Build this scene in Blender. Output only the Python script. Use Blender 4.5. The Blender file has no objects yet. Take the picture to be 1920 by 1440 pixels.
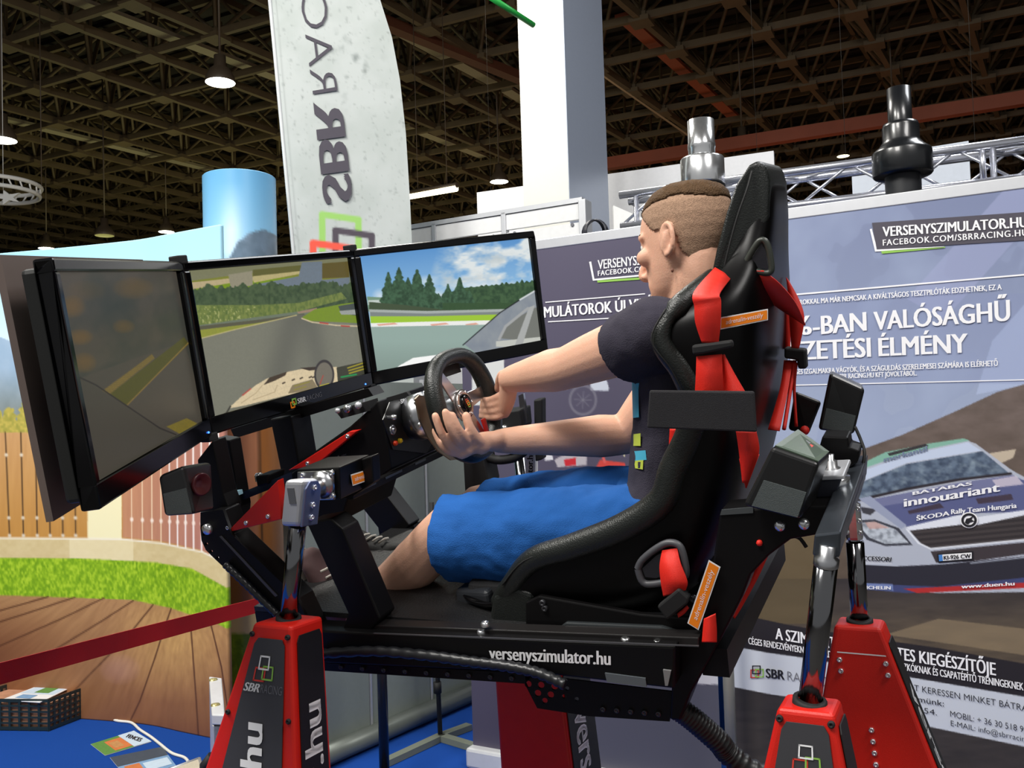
import bpy, bmesh, math, random
import numpy as np
from mathutils import Matrix, Vector
random.seed(7)
C = bpy.context.scene.collection
SC = bpy.context.scene

# ------------------------------------------------------------------ camera
F_PX = 1680.0
CAM = Vector((0, 0, 1.75))
_p, _r = math.radians(2.2), math.radians(1.8)
FW = Vector((0, math.cos(_p), math.sin(_p)))
_u0, _x0 = Vector((0, -math.sin(_p), math.cos(_p))), Vector((1, 0, 0))
RT = math.cos(_r) * _x0 - math.sin(_r) * _u0
UP = math.cos(_r) * _u0 + math.sin(_r) * _x0
cd = bpy.data.cameras.new('camera')
cam = bpy.data.objects.new('camera', cd)
C.objects.link(cam)
m3 = Matrix((RT, UP, -FW)).transposed()
cam.matrix_world = Matrix.Translation(CAM) @ m3.to_4x4()
cd.sensor_width = 36
cd.lens = F_PX / 1920 * 36
cd.clip_start, cd.clip_end = 0.05, 200
SC.camera = cam

# ------------------------------------------------------------------ world, light, exposure
SC.view_settings.view_transform = 'Standard'
SC.view_settings.look = 'None'
SC.view_settings.gamma = 1
SC.view_settings.use_curve_mapping = False
SC.view_settings.exposure = 0.0
wd = bpy.data.worlds.new('hall_air')
SC.world = wd
wd.use_nodes = True
wd.node_tree.nodes['Background'].inputs[0].default_value = (0.8, 0.8, 0.8, 1)
wd.node_tree.nodes['Background'].inputs[1].default_value = 0.34


def area(name, loc, target, size, power, col=(1, 1, 1), size_y=None):
    l = bpy.data.lights.new(name, 'AREA')
    l.energy, l.color, l.size = power, col, size
    if size_y:
        l.shape, l.size_y = 'RECTANGLE', size_y
    o = bpy.data.objects.new(name, l)
    o.location = loc
    o.rotation_euler = (Vector(target) - Vector(loc)).to_track_quat('-Z', 'Y').to_euler()
    C.objects.link(o)
    return o


# hall light: rows of high bays overhead, mostly behind and beside the stand
area('hall_light', (-3.0, -1.5, 7.6), (-0.5, 2.5, 1), 2.2, 500, (1, 0.97, 0.92))
area('hall_light', (3.5, -1.0, 7.6), (1, 3, 1), 2.2, 300, (1, 0.97, 0.94))
area('hall_light', (-4.2, 2.2, 7.6), (-2.0, 5.0, 0.8), 1.8, 430, (1, 0.98, 0.92))
area('hall_light', (5.0, 5.5, 7.6), (1.5, 3.5, 1), 1.8, 160, (0.95, 0.97, 1))
area('hall_light', (-1.5, 7.8, 7.6), (-1, 7.5, 0), 1.8, 300, (1, 0.96, 0.88))
# unseen uplights added to brighten and tint the roof
area('roof_fill_light', (-4.0, 13.0, 2.2), (-4.5, 15, 9), 5.0, 62, (1, 0.86, 0.6))
area('roof_fill_light', (-9.0, 24.0, 2.2), (-9, 26, 9), 7.0, 300, (0.95, 0.95, 0.5))
area('roof_fill_light', (4.0, 15.0, 2.2), (5, 17, 9), 5.0, 52, (1, 0.5, 0.3))
area('roof_fill_light', (9.0, 22.0, 2.2), (9, 23, 9), 6.0, 75, (1, 0.45, 0.26))
area('roof_fill_light', (0.0, 30.0, 2.2), (0, 31, 9), 8.0, 150, (1, 0.8, 0.5))

# ------------------------------------------------------------------ pixels to points
V = Vector


def ray(px, py):
    return RT * ((px - 960) / F_PX) + FW - UP * ((py - 720) / F_PX)


def at(px, py, d):                      # the point that far along the lens axis
    return CAM + ray(px, py) * d


def onpl(px, py, P0, n):                # the point on a plane
    r = ray(px, py)
    return CAM + r * ((P0 - CAM).dot(n) / r.dot(n))


def ground(px, py, z=0.0):
    return onpl(px, py, V((0, 0, z)), V((0, 0, 1)))


def proj(P):                            # numpy (n,3) -> pixel coordinates of the photograph
    P = np.asarray(P, float) - np.array(CAM)
    X, Y, Z = P @ np.array(RT), P @ np.array(FW), P @ np.array(UP)
    return 960 + F_PX * X / Y, 720 - F_PX * Z / Y


def lin(c):
    c = np.asarray(c, float) / 255.0
    return np.where(c <= 0.04045, c / 12.92, ((c + 0.055) / 1.055) ** 2.4)


# ------------------------------------------------------------------ materials
MATS = {}


def mat(key, rgb=(128, 128, 128), rough=0.5, metal=0.0, vary=0.06, vscale=30.0, bump=0.0, bscale=200.0, emit=0.0, coat=0.0, spec=0.5, alpha=1.0, trans=0.0):
    if key in MATS:
        return MATS[key]
    m = bpy.data.materials.new(key)
    m.use_nodes = True
    nt = m.node_tree
    b = nt.nodes['Principled BSDF']
    col = tuple(lin(rgb)) + (1,)
    tc = nt.nodes.new('ShaderNodeTexCoord')
    nz = nt.nodes.new('ShaderNodeTexNoise')
    nz.inputs['Scale'].default_value = vscale
    nz.inputs['Detail'].default_value = 3
    nt.links.new(tc.outputs['Object'], nz.inputs['Vector'])
    mx = nt.nodes.new('ShaderNodeMix')
    mx.data_type = 'RGBA'
    mx.inputs[6].default_value = tuple(max(0, c * (1 - vary)) for c in col[:3]) + (1,)
    mx.inputs[7].default_value = tuple(min(1, c * (1 + vary)) for c in col[:3]) + (1,)
    nt.links.new(nz.outputs['Fac'], mx.inputs[0])
    nt.links.new(mx.outputs[2], b.inputs['Base Color'])
    b.inputs['Roughness'].default_value = rough
    b.inputs['Metallic'].default_value = metal
    b.inputs['Specular IOR Level'].default_value = spec
    b.inputs['Coat Weight'].default_value = coat
    b.inputs['Coat Roughness'].default_value = 0.08
    if alpha < 1:
        b.inputs['Alpha'].default_value = alpha
    if trans:
        b.inputs['Transmission Weight'].default_value = trans
    if emit:
        nt.links.new(mx.outputs[2], b.inputs['Emission Color'])
        b.inputs['Emission Strength'].default_value = emit
    if bump:
        n2 = nt.nodes.new('ShaderNodeTexNoise')
        n2.inputs['Scale'].default_value = bscale
        nt.links.new(tc.outputs['Object'], n2.inputs['Vector'])
        bp = nt.nodes.new('ShaderNodeBump')
        bp.inputs['Strength'].default_value = bump
        bp.inputs['Distance'].default_value = 0.005
        nt.links.new(n2.outputs['Fac'], bp.inputs['Height'])
        nt.links.new(bp.outputs['Normal'], b.inputs['Normal'])
    MATS[key] = m
    return m


def printmat(key, rough=0.5, emit=0.0, spec=0.4, base=1.0, backlit=0.0):   # colour from the printed / shown picture carried by the mesh
    m = bpy.data.materials.new(key)
    m.use_nodes = True
    nt = m.node_tree
    b = nt.nodes['Principled BSDF']
    a = nt.nodes.new('ShaderNodeAttribute')
    a.attribute_name = 'Col'
    if base > 0:
        nt.links.new(a.outputs['Color'], b.inputs['Base Color'])
    else:
        b.inputs['Base Color'].default_value = (0.01, 0.01, 0.012, 1)
    b.inputs['Roughness'].default_value = rough
    b.inputs['Specular IOR Level'].default_value = spec
    if emit:
        nt.links.new(a.outputs['Color'], b.inputs['Emission Color'])
        b.inputs['Emission Strength'].default_value = emit
    MATS[key] = m
    return m


# ------------------------------------------------------------------ objects
def tag(o, label=None, cat=None, group=None, kind=None):
    if label: o['label'] = label
    if cat: o['category'] = cat
    if group: o['group'] = group
    if kind: o['kind'] = kind
    return o


def link(name, me, parent=None, mw=None):
    o = bpy.data.objects.new(name, me)
    C.objects.link(o)
    if parent is not None:
        o.parent = parent
    if mw is not None:
        o.matrix_local = mw
    return o


def thing(name, label, cat, mw=None, group=None):
    o = bpy.data.objects.new(name, None)
    o.empty_display_size = 0.05
    C.objects.link(o)
    if mw is not None:
        o.matrix_world = mw
    return tag(o, label, cat, group)


def frame(o, x, y=None, z=None):        # matrix from an origin and axes
    x = V(x).normalized()
    if z is None:
        y = V(y); z = x.cross(y).normalized(); y = z.cross(x)
    else:
        z = V(z); y = z.cross(x).normalized(); z = x.cross(y)
    m = Matrix((x, y, z)).transposed().to_4x4()
    m.translation = V(o)
    return m


class MB:
    def __init__(s):
        s.v, s.f, s.sm = [], [], []

    def add(s, vs, fs, smooth=False):
        n = len(s.v)
        s.v += [tuple(p) for p in vs]
        s.f += [tuple(n + i for i in f) for f in fs]
        s.sm += [smooth] * len(fs)
        return s

    def box(s, c, size, M=None):
        hx, hy, hz = (k / 2 for k in size)
        vs = [V((c[0] + x * hx, c[1] + y * hy, c[2] + z * hz)) for x in (-1, 1) for y in (-1, 1) for z in (-1, 1)]
        if M is not None: vs = [M @ p for p in vs]
        return s.add(vs, [(0, 1, 3, 2), (4, 6, 7, 5), (0, 4, 5, 1), (2, 3, 7, 6), (0, 2, 6, 4), (1, 5, 7, 3)])

    def hexa(s, q, r):                   # two quads joined
        return s.add(list(q) + list(r), [(3, 2, 1, 0), (4, 5, 6, 7), (0, 1, 5, 4), (1, 2, 6, 5), (2, 3, 7, 6), (3, 0, 4, 7)])

    def prism(s, pts, off):              # polygon extruded by a vector
        n = len(pts); off = V(off)
        vs = [V(p) for p in pts] + [V(p) + off for p in pts]
        return s.add(vs, [tuple(range(n))[::-1], tuple(range(n, 2 * n))] + [(i, (i + 1) % n, n + (i + 1) % n, n + i) for i in range(n)])

    def tube(s, path, rad, n=10, cap=True, flat=None):
        path = [V(p) for p in path]; k = len(path)
        if not hasattr(rad, '__len__'): rad = [rad] * k
        rings = []; prev = None
        for i, p in enumerate(path):
            t = (path[min(i + 1, k - 1)] - path[max(i - 1, 0)]).normalized()
            if prev is None:
                a = t.orthogonal().normalized()
            else:
                a = (prev - t * prev.dot(t)).normalized()
            prev = a; b = t.cross(a)
            rings.append([p + (a * math.cos(2 * math.pi * j / n) + b * math.sin(2 * math.pi * j / n)) * rad[i] for j in range(n)])
        vs = [q for r in rings for q in r]
        fs = [(i * n + j, i * n + (j + 1) % n, (i + 1) * n + (j + 1) % n, (i + 1) * n + j) for i in range(k - 1) for j in range(n)]
        s.add(vs, fs, True)
        if cap:
            s.add(rings[0], [tuple(range(n))[::-1]]); s.add(rings[-1], [tuple(range(n))])
        return s

    def cyl(s, a, b, r, n=16, r2=None):
        return s.tube([a, b], [r, r if r2 is None else r2], n)

    def lathe(s, o, axis, prof, n=24):    # profile of (radius, height) around an axis
        axis = V(axis).normalized(); a = axis.orthogonal().normalized(); b = axis.cross(a); o = V(o)
        vs = [o + axis * h + (a * math.cos(2 * math.pi * j / n) + b * math.sin(2 * math.pi * j / n)) * max(r, 1e-4) for r, h in prof for j in range(n)]
        k = len(prof)
        return s.add(vs, [(i * n + j, i * n + (j + 1) % n, (i + 1) * n + (j + 1) % n, (i + 1) * n + j) for i in range(k - 1) for j in range(n)], True)

    def ribbon(s, path, wid, th=0.002):   # path of points, half-width vector for each point
        k = len(path); vs = []
        if not hasattr(wid, '__len__') or isinstance(wid, Vector): wid = [wid] * k
        for i, (p, w) in enumerate(zip(path, wid)):
            t = (V(path[min(i + 1, k - 1)]) - V(path[max(i - 1, 0)])).normalized()
            nn = t.cross(V(w)).normalized() * th
            p = V(p); w = V(w)
            vs += [p - w - nn, p + w - nn, p + w + nn, p - w + nn]
        fs = [(0, 1, 2, 3), tuple(4 * (k - 1) + j for j in (3, 2, 1, 0))]
        for i in range(k - 1):
            for j in range(4):
                fs.append((4 * i + j, 4 * i + 4 + j, 4 * i + 4 + (j + 1) % 4, 4 * i + (j + 1) % 4))
        return s.add(vs, fs)

    def ball(s, c, r, n=12, M=None):
        vs, fs = [], []
        m = n // 2
        r = V(r) if hasattr(r, '__len__') else V((r, r, r))
        for i in range(m + 1):
            t = math.pi * i / m
            for j in range(n):
                p = 2 * math.pi * j / n
                q = V((r.x * math.sin(t) * math.cos(p), r.y * math.sin(t) * math.sin(p), r.z * math.cos(t)))
                if M is not None: q = M @ q
                vs.append(V(c) + q)
        for i in range(m):
            for j in range(n):
                fs.append((i * n + j, (i + 1) * n + j, (i + 1) * n + (j + 1) % n, i * n + (j + 1) % n))
        return s.add(vs, fs, True)

    def mesh(s, name, m):
        me = bpy.data.meshes.new(name)
        me.from_pydata([tuple(p) for p in s.v], [], s.f)
        me.polygons.foreach_set('use_smooth', s.sm)
        if m is not None: me.materials.append(m)
        bm = bmesh.new(); bm.from_mesh(me)
        bmesh.ops.remove_doubles(bm, verts=bm.verts, dist=1e-6)
        bmesh.ops.recalc_face_normals(bm, faces=bm.faces)
        bm.to_mesh(me); bm.free()
        return me

    def build(s, name, m, parent=None, bev=0.0, seg=2, sub=0, inv=None, mw=None):
        if inv is not None: s.v = [tuple(inv @ V(p)) for p in s.v]
        o = link(name, s.mesh(name, m), parent, mw)
        if bev:
            b = o.modifiers.new('bevel', 'BEVEL'); b.width, b.segments, b.limit_method = bev, seg, 'ANGLE'
            b.harden_normals = False
        if sub:
            q = o.modifiers.new('subsurf', 'SUBSURF'); q.levels = q.render_levels = sub
        return o


def smooth_path(pts, n=8):               # Catmull-Rom through points
    pts = [V(p) for p in pts]
    out = []
    for i in range(len(pts) - 1):
        a, b, c, d = pts[max(i - 1, 0)], pts[i], pts[i + 1], pts[min(i + 2, len(pts) - 1)]
        for k in range(n):
            t = k / n
            out.append(0.5 * ((2 * b) + (c - a) * t + (2 * a - 5 * b + 4 * c - d) * t * t + (3 * b - a - 3 * c + d) * t ** 3))
    out.append(pts[-1])
    return out


# ------------------------------------------------------------------ lettering
_TX = {}


def text_geo(s, bold=0.0, shear=0.0, spacing=1.0):
    k = (s, bold, shear, spacing)
    if k not in _TX:
        cu = bpy.data.curves.new('t', 'FONT')
        cu.body, cu.offset, cu.shear, cu.space_character = s, bold, shear, spacing
        cu.resolution_u = 3
        cu.fill_mode = 'FRONT'
        o = bpy.data.objects.new('t', cu)
        me = bpy.data.meshes.new_from_object(o)
        v = np.array([tuple(q.co)[:2] for q in me.vertices]); f = [tuple(p.vertices) for p in me.polygons]
        bpy.data.objects.remove(o); bpy.data.curves.remove(cu); bpy.data.meshes.remove(me)
        _TX[k] = (v, f)
    return _TX[k]


CAPH = float(np.ptp(text_geo('H')[0][:, 1]))


def lettering(parent, s, m, A, B, T, off, bold=0.02, shear=0.0, spacing=1.0, name='lettering', inv=None):
    """text whose baseline runs from point A to B; T is the top of a capital above A; off = small normal offset (all world points)"""
    v, f = text_geo(s, min(bold, 0.0), shear, spacing)
    x0, x1 = v[:, 0].min(), v[:, 0].max()
    A, B, T, off = V(A), V(B), V(T), V(off)
    ex, ey = (B - A) / (x1 - x0), (T - A) / CAPH
    mb = MB()
    w = min(bold * 1.8, 0.034)
    for k in ((-w, 0, w) if w > 0 else (0,)):          # strokes widened sideways for the heavy faces
        mb.add([A + ex * (q[0] - x0 + k) + ey * q[1] + off * (1 + abs(k) * (1 if k > 0 else 2)) for q in v], f)
    if inv is None and parent is not None: inv = parent.matrix_world.inverted()
    return mb.build(name, m, parent, inv=inv)


# ------------------------------------------------------------------ printed pictures
def inpoly(x, y, pts):
    r = np.zeros(x.shape, bool)
    n = len(pts)
    for i in range(n):
        x0, y0 = pts[i]; x1, y1 = pts[(i + 1) % n]
        if y0 == y1: continue
        c = (y0 > y) != (y1 > y)
        r ^= c & (x < (x1 - x0) * (y - y0) / (y1 - y0) + x0)
    return r


def _h(i, j, s):
    n = (i * 374761393 + j * 668265263 + s * 1442695041) & 0x7fffffff
    n = ((n ^ (n >> 13)) * 1274126177) & 0x7fffffff
    return ((n ^ (n >> 16)) & 0xffff) / 65535.0


def noise(x, y, s=0):
    xi, yi = np.floor(x).astype(np.int64), np.floor(y).astype(np.int64)
    fx, fy = x - xi, y - yi
    fx, fy = fx * fx * (3 - 2 * fx), fy * fy * (3 - 2 * fy)
    a, b, c, d = _h(xi, yi, s), _h(xi + 1, yi, s), _h(xi, yi + 1, s), _h(xi + 1, yi + 1, s)
    return (a * (1 - fx) + b * fx) * (1 - fy) + (c * (1 - fx) + d * fx) * fy


def fbm(x, y, s=0, o=4):
    r, a, t = 0, 1.0, 0
    for k in range(o):
        r = r + a * noise(x * 2 ** k, y * 2 ** k, s + k); t += a; a *= 0.55
    return r / t


class Paint:
    def __init__(s, x, y):
        s.x, s.y = x, y
        s.c = np.zeros((len(x), 3))

    def put(s, mask, rgb, a=1.0):
        rgb = np.asarray(rgb, float)
        m = mask if mask.dtype != bool else mask.astype(float)
        m = (m * a)[:, None]
        s.c = s.c * (1 - m) + rgb * m

    def poly(s, pts, rgb, a=1.0):
        s.put(inpoly(s.x, s.y, pts), rgb, a)

    def grad(s, mask, t, c0, c1):
        t = np.clip(t, 0, 1)[:, None]
        s.put(mask, np.asarray(c0, float) * (1 - t) + np.asarray(c1, float) * t)

    def line(s, pts, w, rgb, a=1.0):
        for (x0, y0), (x1, y1) in zip(pts[:-1], pts[1:]):
            dx, dy = x1 - x0, y1 - y0
            L = dx * dx + dy * dy
            t = np.clip(((s.x - x0) * dx + (s.y - y0) * dy) / L, 0, 1)
            d = np.hypot(s.x - x0 - t * dx, s.y - y0 - t * dy)
            s.put(np.clip(w / 2 + 0.5 - d, 0, 1), rgb, a)

    def blob(s, x, y, rx, ry, rgb, a=1.0):
        d = ((s.x - x) / rx) ** 2 + ((s.y - y) / ry) ** 2
        s.put(np.clip(1 - d, 0, 1) ** 0.7, rgb, a)

    def below(s, pts):                  # mask under a polyline
        xs = [p[0] for p in pts]; ys = [p[1] for p in pts]
        return s.y > np.interp(s.x, xs, ys)

    def mul(s, k):
        s.c = s.c * k[:, None]


def picture(name, fn, nu, nv, painter, m, parent=None, thick=None, inv=None):
    """grid mesh over fn(u,v) -> world point, coloured by painter(Paint) working in photograph coordinates"""
    us, vs = np.linspace(0, 1, nu), np.linspace(0, 1, nv)
    P = np.array([fn(u, v) for v in vs for u in us], float)
    px, py = proj(P)
    gx, gy = px.reshape(nv, nu), py.reshape(nv, nu)
    ux, uy = np.gradient(gx, axis=1).ravel(), np.gradient(gy, axis=1).ravel()
    wx_, wy_ = np.gradient(gx, axis=0).ravel(), np.gradient(gy, axis=0).ravel()
    acc = 0
    for a, b in ((-.36, -.14), (.14, -.36), (.36, .14), (-.14, .36)):    # four samples a cell, for clean edges
        pa = Paint(px + a * ux + b * wx_, py + a * uy + b * wy_)
        painter(pa)
        acc = acc + np.clip(pa.c, 0, 255) / 4
    col = np.concatenate([lin(acc), np.ones((len(px), 1))], 1).astype(np.float32)
    if inv is None and parent is not None: inv = parent.matrix_world.inverted()
    if inv is not None:
        A = np.array(inv); P = P @ A[:3, :3].T + A[:3, 3]
    i, j = np.meshgrid(np.arange(nu - 1), np.arange(nv - 1))
    k = (j * nu + i).ravel()
    fs = np.stack([k, k + 1, k + nu + 1, k + nu], 1)
    me = bpy.data.meshes.new(name)
    me.vertices.add(len(P)); me.vertices.foreach_set('co', P.astype(np.float32).ravel())
    me.loops.add(fs.size); me.loops.foreach_set('vertex_index', fs.ravel().astype(np.int32))
    me.polygons.add(len(fs)); me.polygons.foreach_set('loop_start', np.arange(0, fs.size, 4, dtype=np.int32))
    me.update(calc_edges=True)
    a = me.color_attributes.new('Col', 'FLOAT_COLOR', 'POINT')
    a.data.foreach_set('color', col.ravel())
    me.polygons.foreach_set('use_smooth', np.ones(len(fs), bool))
    me.materials.append(m)
    me.validate()
    return link(name, me, parent)

# ------------------------------------------------------------------ common materials
WHITE = mat('white_paint', (225, 226, 226), 0.45)
WHITEB = mat('white_board', (228, 229, 232), 0.5)
BLACK = mat('black_powdercoat', (11, 10, 11), 0.45, vary=0.15, spec=.22)
BLACKM = mat('black_matte', (18, 18, 19), 0.7, vary=0.2)
GLOSSK = mat('black_gloss_plastic', (7, 7, 9), 0.14, spec=.35)
RED = mat('red_powdercoat', (205, 28, 14), 0.42, vary=0.05, bump=0.15, bscale=900)
CHROME = mat('chrome', (236, 238, 240), 0.2, 0.92, vary=0.02)
STEEL = mat('brushed_steel', (190, 192, 196), 0.28, 1.0, vary=0.08, vscale=80)
ALU = mat('aluminium', (200, 202, 206), 0.45, 0.6, vary=0.05)
GREYP = mat('charcoal_panel', (58, 58, 62), 0.55)
PRINTW = mat('print_white', (238, 238, 240), 0.5, vary=0.01)
PRINTK = mat('print_black', (25, 25, 30), 0.5, vary=0.01)
PRINTG = mat('print_grey', (105, 106, 112), 0.5, vary=0.01)
PRINTRED = mat('print_red', (205, 60, 48), 0.5, vary=0.01)
PRINTGREEN = mat('print_green', (140, 190, 80), 0.5, vary=0.01)
ORANGE = mat('orange_sticker', (246, 135, 20), 0.45, vary=0.02)

# ------------------------------------------------------------------ setting
floor = MB().add([(-36, -4, -.006), (24, -4, -.006), (24, 52, -.006), (-36, 52, -.006)], [(0, 1, 2, 3)]).build('floor', mat('hall_floor', (66, 64, 62), 0.7, vary=0.2, vscale=3))
carpet = MB().box((-0.6, 4.2, -.003), (6.6, 5.6, .006)).build('carpet', mat('blue_carpet', (26, 72, 156), 0.95, vary=0.18, vscale=180, bump=0.6, bscale=700, spec=0.1))
tag(carpet, 'blue carpet laid on the floor of the stand', 'carpet')
tag(floor, kind='structure')

# space-frame roof: a sheared square grid of chords, measured in the photograph
ZC = CAM.z + 8.0
N0, GA, GB = V((-7.46, 18.77, ZC)), V((1.0, 1.57, 0)), V((1.66, -0.82, 0))
DARKST = mat('roof_steel', (92, 78, 56), 0.6, vary=0.3, vscale=3)
DECK = mat('roof_deck', (30, 22, 16), 0.8, vary=0.35, vscale=2)
ceiling = thing('ceiling', None, None)
ceiling['kind'] = 'structure'
IR, JR = range(-9, 26), range(-26, 19)


def barm(name, a, b, w, h, m, parent):
    a, b = V(a), V(b); d = (b - a)
    f = frame((a + b) / 2, d, z=(0, 0, 1))
    return MB().box((0, 0, 0), (d.length, w, h), f).build(name, m, parent)


def inview(P, mg=120):
    x, y = proj([P]); return -mg < x[0] < 1920 + mg and -mg < y[0] < 620 and (V(P) - CAM).dot(FW) > 1


for j in JR:
    barm('chord', N0 + GA * -9 + GB * j, N0 + GA * 25 + GB * j, 0.12, 0.16, DARKST, ceiling)
for i in IR:
    barm('chord', N0 + GA * i + GB * -26 + V((0, 0, 0.02)), N0 + GA * i + GB * 18 + V((0, 0, 0.02)), 0.1, 0.15, DARKST, ceiling)
TOPZ = V((0, 0, 1.35))
for j in JR:
    o = GA * 0.5 + GB * 0.5 + TOPZ
    barm('top_chord', N0 + o + GA * -9 + GB * j, N0 + o + GA * 25 + GB * j, 0.1, 0.14, DARKST, ceiling)
for i in IR:
    o = GA * 0.5 + GB * 0.5 + TOPZ
    barm('top_chord', N0 + o + GA * i + GB * -26, N0 + o + GA * i + GB * 18, 0.1, 0.14, DARKST, ceiling)
node_me = MB().box((0, 0, 0), (0.42, 0.42, 0.1)).box((0, 0, 0.08), (0.26, 0.26, 0.16)).mesh('node', DARKST)
dg = MB()
nodes = []
for i in IR:
    for j in JR:
        P = N0 + GA * i + GB * j
        if inview(P):
            nodes.append(((P - CAM).length, P))
            for a in (-.5, .5):
                for b in (-.5, .5):
                    dg.tube([P, P + GA * a + GB * b + TOPZ], 0.045, 5, cap=False)
            dg.tube([P, P + TOPZ], 0.04, 5, cap=False)
nodes.sort(key=lambda q: q[0])
nf = frame((0, 0, 0), GB, z=(0, 0, 1))
for d, P in nodes[:280]:
    o = link('node', node_me, ceiling); o.matrix_world = Matrix.Translation(P - V((0, 0, 0.08))) @ nf
dgo = dg.build('diagonal_bracing', DARKST, ceiling); dgo['kind'] = 'stuff'
dz = ZC + 1.55
dk = MB()
o0 = N0 + GA * -9 + GB * -27
for k in range(0, 246):                   # ribbed roof sheeting
    a = o0 + GA * (k * 0.14); a.z = dz + (0.09 if k % 2 else 0)
    b = a + GA * 0.14
    c, d = b + GB * 46, a + GB * 46
    dk.add([a, b, c, d], [(0, 1, 2, 3)])
    e = b.copy(); e.z = dz + (0 if k % 2 else 0.09)
    g = c.copy(); g.z = e.z
    dk.add([b, e, g, c], [(0, 1, 2, 3)])
dko = dk.build('roof_sheeting', DECK, ceiling); dko['kind'] = 'stuff'
TRAY = mat('cable_tray', (150, 140, 120), 0.6, vary=0.25, vscale=60)
TRAYR = mat('cable_tray_rust', (150, 78, 52), 0.6, vary=0.25, vscale=60)
for a, b, m in (((100, -16), (560, 161), TRAY), ((1165, 28), (1376, 219), TRAYR), ((700, 32), (930, 157), TRAY), ((950, 168), (1010, 206), TRAY),
                ((0, 221), (395, 318), TRAY), ((760, 236), (906, 293), TRAY)):
    barm('cable_tray', ground(*a, ZC + 0.25), ground(*b, ZC + 0.25), 0.3, 0.08, m, ceiling)
RUST = mat('red_oxide_beam', (140, 70, 44), 0.6, vary=0.15, vscale=4)
barm('duct_beam', ground(1130, 309, CAM.z + 5.8), ground(2050, 164, CAM.z + 5.8), 0.22, 0.26, RUST, ceiling)
barm('duct_beam', ground(570, -20, ZC - 0.1), ground(985, 150, ZC - 0.1), 0.26, 0.2, mat('rust_beam', (96, 58, 40), 0.6, vary=0.2, vscale=4), ceiling)
# far hall walls
FARW = mat('far_wall', (70, 64, 50), 0.8, vary=0.3, vscale=0.6)
w = MB().box((-6, 52, 5.5), (62, 0.3, 11)).build('wall_back', FARW); tag(w, kind='structure')
w = MB().box((-36, 22, 5.5), (0.3, 52, 11)).build('wall_left', FARW); tag(w, kind='structure')
w = MB().box((24, 22, 5.5), (0.3, 52, 11)).build('wall_right', FARW); tag(w, kind='structure')

# pillar
pc = at(1081, 782, 8.3); pc.z = 0
dl, dr = V((-0.9, 0.44, 0)).normalized(), V((0.5, 0.86, 0)).normalized()
pill = thing('pillar', 'tall square white hall pillar with one glossy side behind the display', 'pillar')
H = V((0, 0, ZC + 1.4))
q = [pc, pc + dl * 0.47, pc + dl * 0.47 + dr * 0.9, pc + dr * 0.9]
MB().hexa(q, [p + H for p in q]).build('column_body', mat('pillar_white', (222, 222, 214), 0.6, vary=0.02, bump=0.1), pill)
e = (dr.cross(V((0, 0, 1))))
if e.dot(CAM - pc) < 0: e = -e
MB().prism([pc + e * .001, pc + dr * 0.9 + e * .001, pc + dr * 0.9 + H + e * .001, pc + H + e * .001], e * 0.006).build('glossy_cladding', mat('silver_cladding', (176, 186, 204), 0.3, 0.25, vary=0.03, bump=0.12, bscale=300), pill)

# ------------------------------------------------------------------ curved backdrop with a printed garden
base_r = ground(430, 1391)
r = ray(393, 413); Hb = CAM.z + r.z * (base_r - CAM).dot(FW) / r.dot(FW)
plan = [ground(-260, 497, Hb), ground(-120, 486, Hb), ground(0, 475, Hb), ground(90, 467, Hb), ground(200, 456, Hb), ground(267, 448, Hb), ground(330, 436, Hb), base_r.copy()]
for p in plan: p.z = 0
curve = smooth_path(plan, 12)


def curve_at(t):
    k = t * (len(curve) - 1); i = min(int(k), len(curve) - 2)
    return curve[i].lerp(curve[i + 1], k - i)


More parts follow.
